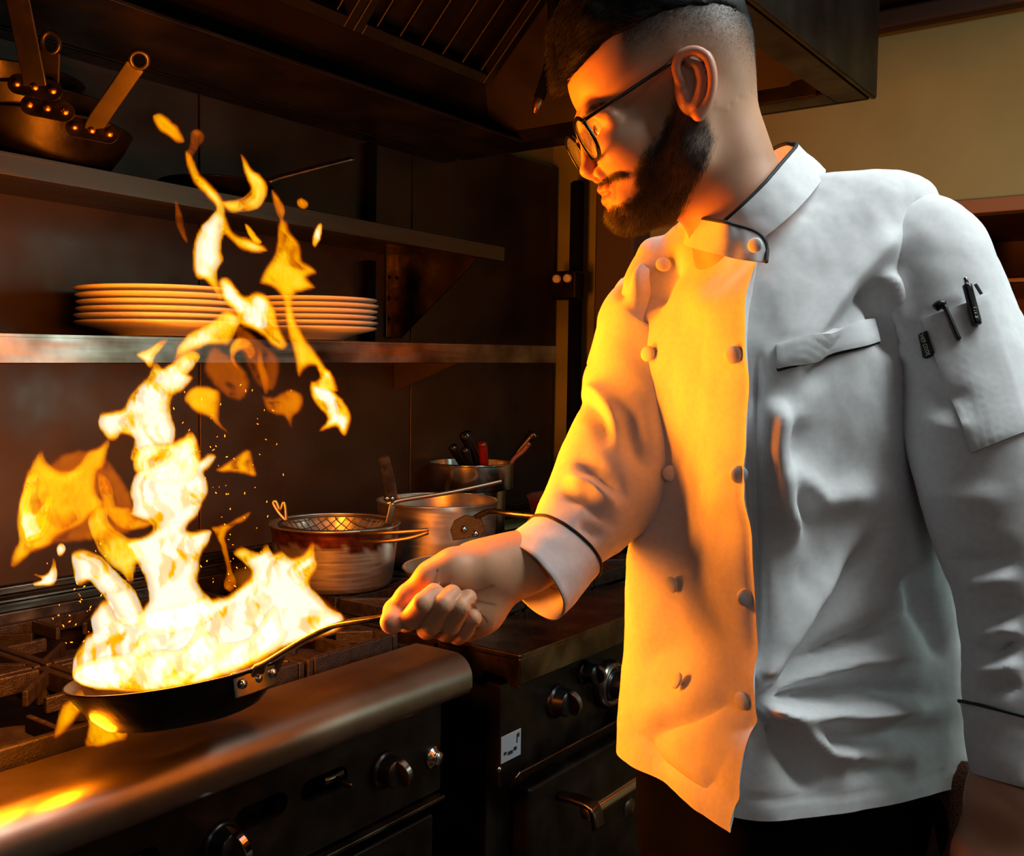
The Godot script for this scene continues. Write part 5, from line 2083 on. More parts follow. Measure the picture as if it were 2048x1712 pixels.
func ring_loft(rings: Array, per: int, rows: int) -> PackedVector3Array:
	# closed Catmull-Rom through each ring's control points, and between the rings
	var m: int = rings[0].size()
	var dense := []
	for r in rings:
		var line := []
		for i in m:
			var p0: Vector3 = r[(i - 1 + m) % m]
			var p1: Vector3 = r[i]
			var p2: Vector3 = r[(i + 1) % m]
			var p3: Vector3 = r[(i + 2) % m]
			for k in per:
				line.append(p1.cubic_interpolate(p2, p0, p3, float(k) / per))
		dense.append(line)
	var out := PackedVector3Array()
	var nr := rings.size()
	for j in rows + 1:
		var s := float(j) / rows * (nr - 1)
		var i := mini(int(s), nr - 2)
		for k in m * per:
			var a: Vector3 = dense[i][k]
			out.append(a.cubic_interpolate(dense[i + 1][k], dense[maxi(i - 1, 0)][k], dense[mini(i + 2, nr - 1)][k], s - i))
	return out


var cloth_buckets := {}
var cloth_pts := PackedVector3Array()
var cloth_nrm := PackedVector3Array()


func note_cloth(p: PackedVector3Array, n: PackedVector3Array) -> void:
	for k in p.size():
		if n[k].dot((p[k] - EYE).normalized()) > -0.05:
			continue
		var s := screen(p[k])
		var id := Vector2i(s / 16.0)
		if not cloth_buckets.has(id):
			cloth_buckets[id] = PackedInt32Array()
		cloth_buckets[id].append(cloth_pts.size())
		cloth_pts.append(p[k])
		cloth_nrm.append(n[k])


# point and outward direction of the cloth that lies at that place in view
func cloth_at(px: float, py: float) -> Array:
	var s := Vector2(px, py)
	var id := Vector2i(s / 16.0)
	var best := 1e9
	var found := []
	for dy in range(-2, 3):
		for dx in range(-2, 3):
			for k in cloth_buckets.get(id + Vector2i(dx, dy), PackedInt32Array()):
				var q := screen(cloth_pts[k])
				var d := q.distance_squared_to(s)
				found.append([d, (cloth_pts[k] - EYE).dot(FW), k])
	if found.is_empty():
		return [pt(px, py, 0.93), -FW]
	var near := 1e9
	for e in found:
		if e[0] < 500.0:
			near = minf(near, e[1])
	var sum := 0.0
	var dep := 0.0
	var nn := Vector3.ZERO
	for e in found:
		if e[1] > near + 0.03:
			continue
		var w: float = 1.0 / pow(e[0] + 80.0, 2.0)
		sum += w
		dep += w * e[1]
		nn += cloth_nrm[e[2]] * w
	if sum <= 0.0:
		return [pt(px, py, 0.93), -FW]
	return [pt(px, py, dep / sum), nn.normalized()]


func patch(corners: Array, nu: int, nv: int, lift: float) -> Geo:
	# a flat piece of cloth sewn on: corners clockwise from the upper inner one
	var top := PackedVector3Array()
	var all := PackedVector3Array()
	for j in nv:
		for i in nu:
			var u := float(i) / (nu - 1)
			var w := float(j) / (nv - 1)
			var a := Vector2(corners[0][0], corners[0][1]).lerp(Vector2(corners[1][0], corners[1][1]), u)
			var b := Vector2(corners[3][0], corners[3][1]).lerp(Vector2(corners[2][0], corners[2][1]), u)
			var q := a.lerp(b, w)
			var c := cloth_at(q.x, q.y)
			var rim := i == 0 or j == 0 or i == nu - 1 or j == nv - 1
			all.append(c[0] + c[1] * (lift * (0.85 if rim else 1.0)))
			top.append(c[0] - c[1] * 0.002)
	var g := Geo.new()
	g.grid(all, nu, nv)
	# rim down to the cloth
	var edge := []
	for i in nu:
		edge.append(i)
	for j in range(1, nv):
		edge.append(j * nu + nu - 1)
	for i in range(nu - 2, -1, -1):
		edge.append((nv - 1) * nu + i)
	for j in range(nv - 2, 0, -1):
		edge.append(j * nu)
	var p := PackedVector3Array()
	for k in edge:
		p.append(all[k])
	for k in edge:
		p.append(top[k])
	g.grid(p, edge.size(), 2, true)
	return g


func cloth_line(pts: Array, lift: float, n: int) -> PackedVector3Array:
	var flat := []
	for e in pts:
		flat.append(Vector3(e[0], e[1], 0))
	var out := PackedVector3Array()
	for q in curve(flat, n):
		var c := cloth_at(q.x, q.y)
		out.append(c[0] + c[1] * lift)
	return out


func straight(p: PackedVector3Array) -> PackedVector3Array:
	var out := PackedVector3Array()
	for k in p.size():
		out.append(p[0].lerp(p[p.size() - 1], float(k) / (p.size() - 1)))
	return out


func moved(g: Geo, by: Vector3) -> Geo:
	for k in g.v.size():
		g.v[k] += by
	return g


func sleeve(path: Array, n: int, seg: int) -> Array:
	# rings along an arm: [points, normals]; path items [px, py, distance, radius]
	var c := []
	var rr := []
	for e in path:
		c.append(pt(e[0], e[1], e[2]))
		rr.append(Vector3(e[3], 0, 0))
	var cl := curve(c, n)
	var rl := curve(rr, n)
	var p := PackedVector3Array()
	var amt := PackedFloat32Array()
	var up := -FW
	for k in cl.size():
		var d := (cl[mini(k + 1, n)] - cl[maxi(k - 1, 0)]).normalized()
		var x := d.cross(up).normalized()
		up = x.cross(d).normalized()
		for i in seg:
			var a := TAU * i / seg
			p.append(cl[k] + (x * cos(a) + up * sin(a)) * rl[k].x)
			amt.append(1.0)
	var nn := crumple(p, seg, n + 1, true, amt)
	return [p, nn, cl, rl]


func jacket(o: Node3D) -> void:
	var org := o.position
	for f in FOLDS:
		var b := Rect2(Vector2(f[0][0][0], f[0][0][1]), Vector2.ZERO)
		for q in f[0]:
			b = b.expand(Vector2(q[0], q[1]))
		fold_boxes.append(b.grow(f[2] * 2.6))
	# --- trunk of the jacket: rings of [px, distance] at a height; order: far side, far front, front edge, near front, near side, back, back
	var rows := [
		[0.947, 0.0, [[1243, 1.083], [1345, 0.968], [1465, 0.887], [1640, 0.892], [1850, 0.94], [1958, 1.0], [1890, 1.17], [1480, 1.26]]],
		[1.0, 0.0, [[1245, 1.08], [1350, 0.972], [1484, 0.880], [1650, 0.902], [1850, 0.945], [1952, 1.0], [1885, 1.17], [1480, 1.26]]],
		[1.055, 0.0, [[1256, 1.083], [1366, 0.978], [1510, 0.890], [1660, 0.915], [1850, 0.953], [1944, 1.01], [1880, 1.17], [1480, 1.26]]],
		[1.14, 0.0, [[1266, 1.09], [1372, 0.982], [1507, 0.893], [1660, 0.917], [1830, 0.955], [1915, 1.02], [1860, 1.18], [1490, 1.26]]],
		[1.24, 0.0, [[1272, 1.10], [1374, 0.98], [1496, 0.889], [1650, 0.908], [1790, 0.94], [1872, 1.02], [1830, 1.18], [1490, 1.27]]],
		[1.33, 2.0e-5, [[1255, 1.11], [1362, 0.985], [1494, 0.889], [1645, 0.902], [1780, 0.93], [1850, 1.01], [1820, 1.17], [1480, 1.26]]],
		[1.41, 6.0e-5, [[1222, 1.13], [1346, 1.01], [1502, 0.902], [1655, 0.908], [1790, 0.932], [1868, 1.0], [1835, 1.14], [1470, 1.24]]],
		[1.462, 1.1e-4, [[1230, 1.13], [1345, 1.03], [1518, 0.922], [1670, 0.925], [1800, 0.94], [1885, 0.99], [1840, 1.1], [1470, 1.2]]],
		[1.49, 1.2e-4, [[1275, 1.11], [1372, 1.035], [1528, 0.95], [1670, 0.938], [1790, 0.948], [1868, 0.985], [1815, 1.07], [1480, 1.15]]],
		[1.51, 1.2e-4, [[1335, 1.08], [1400, 1.03], [1530, 0.96], [1645, 0.95], [1735, 0.956], [1800, 0.985], [1755, 1.04], [1490, 1.12]]],
		[1.522, 1.1e-4, [[1385, 1.06], [1430, 1.02], [1520, 0.968], [1600, 0.96], [1660, 0.965], [1690, 0.985], [1660, 1.03], [1500, 1.09]]],
	]
	var rings := []
	for r in rows:
		var line := []
		for e in r[2]:
			line.append(pt_y(e[0], e[1], r[0] + (e[0] - 1500.0) * r[1]))
		rings.append(line)
	var per := 24
	var nrow := 150
	var nu := 8 * per
	var tp := ring_loft(rings, per, nrow)
	var amt := PackedFloat32Array()
	for j in nrow + 1:
		for i in nu:
			amt.append(clampf((nrow - j) / 14.0, 0.15, 1.0))
	var smooth := tp.duplicate()
	var tn := crumple(tp, nu, nrow + 1, true, amt)
	note_cloth(tp, tn)
	var g := Geo.new()
	g.grid(tp, nu, nrow + 1, true)
	# turned hem
	var hem := PackedVector3Array()
	for e in [[0.0, 0.0], [-0.0015, -0.001], [-0.004, 0.001], [-0.016, 0.02]]:
		for i in nu:
			hem.append(tp[i] + tn[i] * e[0] + Vector3(0, e[1], 0))
	g.grid(hem, nu, 4, true)
	var jk := part("jacket", moved(g, -org), M.cloth, o)
	# --- front panel lapping over, from the far side seam to the front edge
	var pw := 2 * per + 3
	var bend := 2 * per - 9
	var pp := PackedVector3Array()
	var pn := PackedVector3Array()
	var under := PackedVector3Array()
	for j in range(0, nrow - 3):
		for i in pw:
			var k := j * nu + i
			var lift := 0.0045 * smoothstep(0.0, 10.0, float(i)) + 0.0012
			var q := tp[k] + tn[k] * lift
			# the stiff front edge runs on straight instead of bending round the body
			if i > bend:
				var d0 := (smooth[j * nu + bend] - smooth[j * nu + bend - 6]) / 6.0
				var own := tp[j * nu + mini(i, 2 * per)] + tn[j * nu + mini(i, 2 * per)] * lift
				q = (tp[j * nu + bend] + tn[j * nu + bend] * lift + d0 * (i - bend) * 0.95).lerp(own, 0.35)
			if j == 0:
				q.y -= 0.004 + 0.004 * smoothstep(20.0, 50.0, float(i))
			pp.append(q)
			pn.append(tn[k])
			under.append(tp[k] - tn[k] * 0.001)
	g = Geo.new()
	g.grid(pp, pw, nrow - 3)
	var rim := PackedVector3Array()
	for j in nrow - 3:
		rim.append(pp[j * pw + pw - 1])
	for j in nrow - 3:
		rim.append(tp[j * nu + 2 * per] - tn[j * nu + 2 * per] * 0.002)
	g.grid(rim, nrow - 3, 2)
	rim = PackedVector3Array()
	for i in pw:
		rim.append(pp[i])
	for i in pw:
		rim.append(pp[i] - pn[i] * 0.005)
	g.grid(rim, pw, 2)
	note_cloth(pp, pn)
	part("front_panel", moved(g, -org), M.cloth, jk)
	# --- sleeves
	var near := sleeve([[1805, 478, 0.99, 0.05], [1847, 513, 0.977, 0.059], [1886, 600, 0.96, 0.06], [1928, 710, 0.945, 0.059], [1968, 880, 0.925, 0.066], [2008, 1040, 0.915, 0.066], [2040, 1180, 0.905, 0.059], [2044, 1300, 0.895, 0.052], [2042, 1395, 0.886, 0.047], [2044, 1440, 0.884, 0.041], [2044, 1520, 0.878, 0.038]], 130, 64)
	note_cloth(near[0], near[1])
	g = Geo.new()
	g.grid(near[0], 64, 131, true)
	part("sleeve", moved(g, -org), M.cloth, jk)
	var far := sleeve([[1375, 610, 1.08, 0.056], [1330, 650, 1.10, 0.072], [1306, 740, 1.10, 0.075], [1288, 840, 1.08, 0.071], [1240, 935, 1.055, 0.066], [1184, 1015, 1.025, 0.054], [1132, 1084, 0.992, 0.0395], [1092, 1136, 0.974, 0.031]], 120, 64)
	note_cloth(far[0], far[1])
	g = Geo.new()
	g.grid(far[0], 64, 121, true)
	part("sleeve", moved(g, -org), M.cloth, jk)
	# --- turned-back cuffs with black piping
	cuff(jk, org, [[1062, 1036, 0.985], [1192, 1152, 0.985]], [[1001, 1088, 0.965], [1122, 1238, 0.955]], 1.0)
	cuff(jk, org, [[1932, 1404, 0.885], [2160, 1470, 0.885]], [[1950, 1548, 0.875], [2155, 1592, 0.875]], 1.0)
	collar(jk, org)
	trimmings(jk, org)
	trousers(o, org)


func cuff(jk: Node3D, org: Vector3, a: Array, b: Array, squash: float) -> void:
	# a band between two slanting ovals; each given by the two ends of its long axis
	var p := PackedVector3Array()
	var seg := 56
	var rowsn := 12
	var piping := PackedVector3Array()
	var A0 := pt(a[0][0], a[0][1], a[0][2])
	var A1 := pt(a[1][0], a[1][1], a[1][2])
	var B0 := pt(b[0][0], b[0][1], b[0][2])
	var B1 := pt(b[1][0], b[1][1], b[1][2])
	var axis := ((B0 + B1) - (A0 + A1)).normalized()
	for j in rowsn + 5:
		var t := clampf(float(j) / (rowsn - 1), 0.0, 1.0)
		var inset := 0.0
		if j >= rowsn:
			inset = 0.0025 + 0.001 * (j - rowsn)
			t = 1.0 - 0.13 * (j - rowsn) + 0.005
		var e0 := A0.lerp(B0, t)
		var e1 := A1.lerp(B1, t)
		var mid := (e0 + e1) / 2.0
		var u := (e1 - e0) / 2.0
		var w := axis.cross(u).normalized() * u.length() * squash
		for i in seg:
			var ang := TAU * i / seg
			var d := (u * cos(ang) + w * sin(ang))
			var q := mid + d * (1.0 - inset / d.length())
			q += d.normalized() * fine.get_noise_3d(q.x * 22, q.y * 22, q.z * 22) * 0.0025
			p.append(q)
			if j == 0:
				piping.append(q + d.normalized() * 0.0005)
	piping.append(piping[0])
	var g := Geo.new()
	g.grid(p, seg, rowsn + 5, true)
	note_cloth(g.v, g.n)
	var c := part("cuff", moved(g, -org), M.cloth, jk)
	g = Geo.new()
	g.tube(piping, 0.0016, 8, false)
	part("piping", moved(g, -org), M.piping, c)


func band(top: Array, bot: Array, n: int, rowsn: int, thick: float) -> Array:
	var t := []
	var b := []
	for e in top:
		t.append(pt(e[0], e[1], e[2]))
	for e in bot:
		b.append(pt(e[0], e[1], e[2]))
	var tl := curve(t, n)
	var bl := curve(b, n)
	var p := PackedVector3Array()
	for j in rowsn:
		for i in n + 1:
			var w := float(j) / (rowsn - 1)
			var q := tl[i].lerp(bl[i], w)
			p.append(q)
	var g := Geo.new()
	g.grid(p, n + 1, rowsn)
	var inner := PackedVector3Array()
	var mid := Vector3.ZERO
	for q in p:
		mid += q
	mid /= p.size()
	for k in p.size():
		p[k] += g.n[k] * fine.get_noise_3d(p[k].x * 40, p[k].y * 40, p[k].z * 40) * 0.0012
		inner.append(p[k] - g.n[k] * thick)
	var out := Geo.new()
	out.grid(p, n + 1, rowsn)
	out.grid(inner, n + 1, rowsn)
	var rim := PackedVector3Array()
	for i in n + 1:
		rim.append(p[i])
	for i in n + 1:
		rim.append(inner[i])
	out.grid(rim, n + 1, 2)
	for e in [0, n]:
		rim = PackedVector3Array()
		for j in rowsn:
			rim.append(p[j * (n + 1) + e])
		for j in rowsn:
			rim.append(inner[j * (n + 1) + e])
		out.grid(rim, rowsn, 2)
	var pipe := PackedVector3Array()
	for i in n + 1:
		pipe.append((p[i] + inner[i]) / 2.0)
	return [out, pipe]


func collar(jk: Node3D, org: Vector3) -> void:
	var c := band([[1446, 444, 0.915], [1490, 405, 0.908], [1530, 366, 0.912], [1568, 322, 0.93], [1595, 290, 0.97], [1586, 286, 1.01], [1556, 290, 1.05], [1500, 330, 1.09], [1440, 385, 1.1], [1395, 430, 1.08]],
		[[1452, 496, 0.918], [1505, 488, 0.908], [1562, 448, 0.905], [1612, 400, 0.92], [1648, 352, 0.965], [1645, 335, 1.03], [1600, 330, 1.07], [1510, 375, 1.12], [1420, 430, 1.12], [1370, 475, 1.09]], 60, 10, 0.003)
	var cp := part("collar", moved(c[0], -org), M.cloth, jk)
	var g := Geo.new()
	g.tube(c[1], 0.0021, 8)
	part("piping", moved(g, -org), M.piping, cp)
	var f := band([[1374, 446, 1.04], [1396, 437, 0.965], [1440, 443, 0.905], [1482, 453, 0.895], [1513, 464, 0.892], [1530, 480, 0.89], [1536, 500, 0.889]],
		[[1366, 488, 1.04], [1380, 494, 0.965], [1425, 506, 0.91], [1470, 516, 0.895], [1503, 521, 0.89], [1522, 523, 0.888], [1532, 524, 0.887]], 40, 8, 0.003)
	var fp := part("collar_flap", moved(f[0], -org), M.cloth, jk)
	g = Geo.new()
	var line: PackedVector3Array = f[1]
	line.append(pt(1532, 524, 0.886))
	g.tube(line, 0.0022, 8)
	part("piping", moved(g, -org), M.piping, fp)


func trimmings(jk: Node3D, org: Vector3) -> void:
	# covered buttons
	var bm := Geo.new()
	bm.lathe(tf(Vector3.ZERO), [Vector2(0.0025, -0.002), Vector2(0.0025, 0.0035), Vector2(0.006, 0.0038), Vector2(0.008, 0.0052), Vector2(0.0082, 0.0066), Vector2(0.0068, 0.0082), Vector2(0.0035, 0.009), Vector2(0.0, 0.0092)], 20)
	var bmesh := bm.mesh()
	for e in [[1326, 535], [1303, 709], [1472, 710], [1343, 945], [1476, 946], [1354, 1166], [1489, 1192], [1366, 1366], [1494, 1398]]:
		var c := cloth_at(e[0], e[1])
		var b := part("button", bmesh, M.button_cloth, jk)
		b.transform = along(c[0] - org + c[1] * 0.001, (c[1] + Vector3(rng.randf_range(-0.2, 0.2), rng.randf_range(-0.25, 0.1), rng.randf_range(-0.2, 0.2))).normalized(), UPV)
	var cb := part("button", bmesh, M.button_cloth, jk)
	cb.transform = along(pt(1514, 492, 0.887) - org, -FW * 0.8 - RT * 0.5, UPV).scaled_local(Vector3.ONE * 0.82)
	# chest pocket welt
	var g := patch([[1551, 691], [1747, 637], [1752, 686], [1556, 739]], 28, 8, 0.0055)
	var pk := part("pocket_welt", moved(g, -org), M.cloth, jk)
	g = Geo.new()
	g.tube(cloth_line([[1555, 740], [1620, 722], [1690, 703], [1753, 686]], 0.002, 20), 0.0017, 8)
	part("piping", moved(g, -org), M.piping, pk)
	# sleeve pocket with a woven tag
	g = patch([[1846, 640], [1976, 590], [2058, 860], [1944, 905]], 22, 34, 0.005)
	var sp := part("sleeve_pocket", moved(g, -org), M.cloth, jk)
	g = patch([[1841, 668], [1858, 662], [1874, 709], [1854, 718]], 4, 10, 0.0075)
	var tagp := part("woven_tag", moved(g, -org), M.piping, sp, "black woven tag with pale lettering")
	var tm := TextMesh.new()
	tm.text = "CHEF CODE"
	var font := SystemFont.new()
	font.font_names = PackedStringArray(["Droid Sans"])
	tm.font = font
	tm.font_size = 16
	tm.pixel_size = 0.00026
	tm.depth = 0.0004
	var tx := MeshInstance3D.new()
	tx.name = "lettering"
	tx.mesh = tm
	tx.material_override = M.porcelain
	tagp.add_child(tx)
	var a := cloth_at(1850, 668)
	var b := cloth_at(1865, 712)
	var xx: Vector3 = (b[0] - a[0]).normalized()
	var zz: Vector3 = (a[1] - xx * xx.dot(a[1])).normalized()
	tx.transform = Transform3D(Basis(xx, zz.cross(xx), zz), (a[0] + b[0]) / 2.0 + zz * 0.0085 - org)
	var wide: float = tm.get_aabb().size.x
	if wide > 0.0:
		tx.transform = tx.transform.scaled_local(Vector3.ONE * ((b[0] - a[0]).length() * 1.05 / wide))
	# pens
	var base: Vector3 = cloth_at(1951, 656)[0]
	var pen := thing("ballpoint_pen", "black ballpoint pen with silver push button in the sleeve pocket", "pen", base + cloth_at(1951, 656)[1] * 0.006)
	var po := pen.position
	var lift := 0.009
	var l1 := straight(cloth_line([[1951, 655], [1944, 632], [1936, 605], [1928, 578]], lift, 14))
	g = Geo.new()
	g.tube(l1, 0.0042, 12)
	part("barrel", moved(g, -po), M.black_plastic, pen)
	g = Geo.new()
	g.tube(PackedVector3Array([l1[14], l1[14] + (l1[14] - l1[12]) * 0.5, l1[14] + (l1[14] - l1[12]) * 1.3]), 0.0022, 10)
	part("push_button", moved(g, -po), M.chrome, pen)
	g = Geo.new()
	g.strap(cloth_line([[1938, 580], [1944, 590], [1950, 600]], lift + 0.006, 8), RT, 0.003, 0.0012)
	part("clip", moved(g, -po), M.black_plastic, pen)
	var pl := cloth_line([[1948, 646], [1941, 622]], lift + 0.0044, 5)
	for k in 5:
		g = Geo.new()
		g.tube(PackedVector3Array([pl[k] - RT * 0.0012, pl[k] + UPV * 0.0006 * (1 if k % 2 == 0 else -1), pl[k] + RT * 0.0012]), 0.0003, 5)
		part("print", moved(g, -po), M.porcelain, pen)
	var pen2 := thing("marker_pen", "black pen clipped over the sleeve pocket's edge, next to the tag", "pen", cloth_at(1919, 682)[0] + cloth_at(1919, 682)[1] * 0.004)
	po = pen2.position
	g = Geo.new()
	g.tube(straight(cloth_line([[1919, 683], [1908, 655], [1897, 628], [1890, 614]], 0.0065, 12)), 0.0021, 10)
	part("clip", moved(g, -po), M.black_plastic, pen2)
	g = Geo.new()
	g.tube(cloth_line([[1890, 613], [1882, 612], [1874, 618]], 0.0065, 8), 0.0042, 10)
	part("cap", moved(g, -po), M.black_plastic, pen2)


func trousers(o: Node3D, org: Vector3) -> void:
	var g := Geo.new()
	var cx := pt_y(1610, 1.085, 0.95)
	var side := (RT * Vector3(1, 0, 1)).normalized().rotated(Vector3.UP, deg_to_rad(20.0))
	var fwd := side.cross(Vector3.UP)
	var hips := []
	for y in [[1.02, 0.86], [0.96, 0.93], [0.9, 0.94], [0.82, 0.92], [0.74, 0.86]]:
		var ring := []
		for q in [[1256, 1.075], [1352, 0.985], [1470, 0.915], [1640, 0.915], [1840, 0.955], [1925, 1.01], [1860, 1.14], [1490, 1.22]]:
			var w := pt_y(q[0], q[1], y[0])
			ring.append(Vector3(cx.x, y[0], cx.z).lerp(w, y[1]) - org)
		hips.append(ring)
	g.grid(ring_loft(hips, 8, 16), 64, 17, true)
	for s in [-1.0, 1.0]:
		var path := PackedVector3Array()
		var rr := []
		for e in [[0.84, 0.085, 0.1], [0.74, 0.095, 0.1], [0.5, 0.11, 0.08], [0.2, 0.115, 0.07], [0.04, 0.12, 0.074]]:
			path.append(Vector3(cx.x, e[0], cx.z) + side * s * e[1] - org)
			rr.append(e[2])
		g.tube(path, rr, 28)
	var tr := part("trousers", g, M.black_cloth, o)
	for s in [-1.0, 1.0]:
		g = Geo.new()
		g.box(Transform3D(Basis(side, Vector3.UP, side.cross(Vector3.UP)), Vector3(cx.x, 0.045, cx.z) + side * s * 0.12 - side.cross(Vector3.UP) * 0.05 - org), Vector3(0.1, 0.09, 0.28), 0.03)
		part("shoe", g, M.black_plastic, o)
	# towel tucked at the hip and the apron tie beside it
	var base := pt(1925, 1640, 0.97)
	var tw := thing("kitchen_towel", "brown terry towel tucked at the cook's hip under the jacket hem", "towel", base)
	var p := PackedVector3Array()
	var nu := 20
	for j in 26:
		for i in nu:
			var a := TAU * i / nu
			var t := j / 25.0
			var w := lerpf(0.022, 0.05, t) * (0.4 if j == 0 or j == 25 else 1.0)
			var q := Vector3(lerpf(0.0, -0.03, t), 0.06 - 0.3 * t, 0.0)
			var d := RT * cos(a) * w + FW * sin(a) * w * 0.5
			p.append(q + d * (1.0 + 0.25 * noise.get_noise_3d(cos(a) * 2, t * 4.0, sin(a) * 2)))
	g = Geo.new()
	g.grid(p, nu, 26, true)
	part("cloth", g, M.terry, tw)
	g = Geo.new()
	g.strap(curve([pt(1878, 1600, 0.965) - org, pt(1882, 1640, 0.955) - org, pt(1890, 1690, 0.955) - org, pt(1900, 1760, 0.96) - org], 14), RT, 0.012, 0.003)
	part("apron_tie", g, M.black_cloth, o)


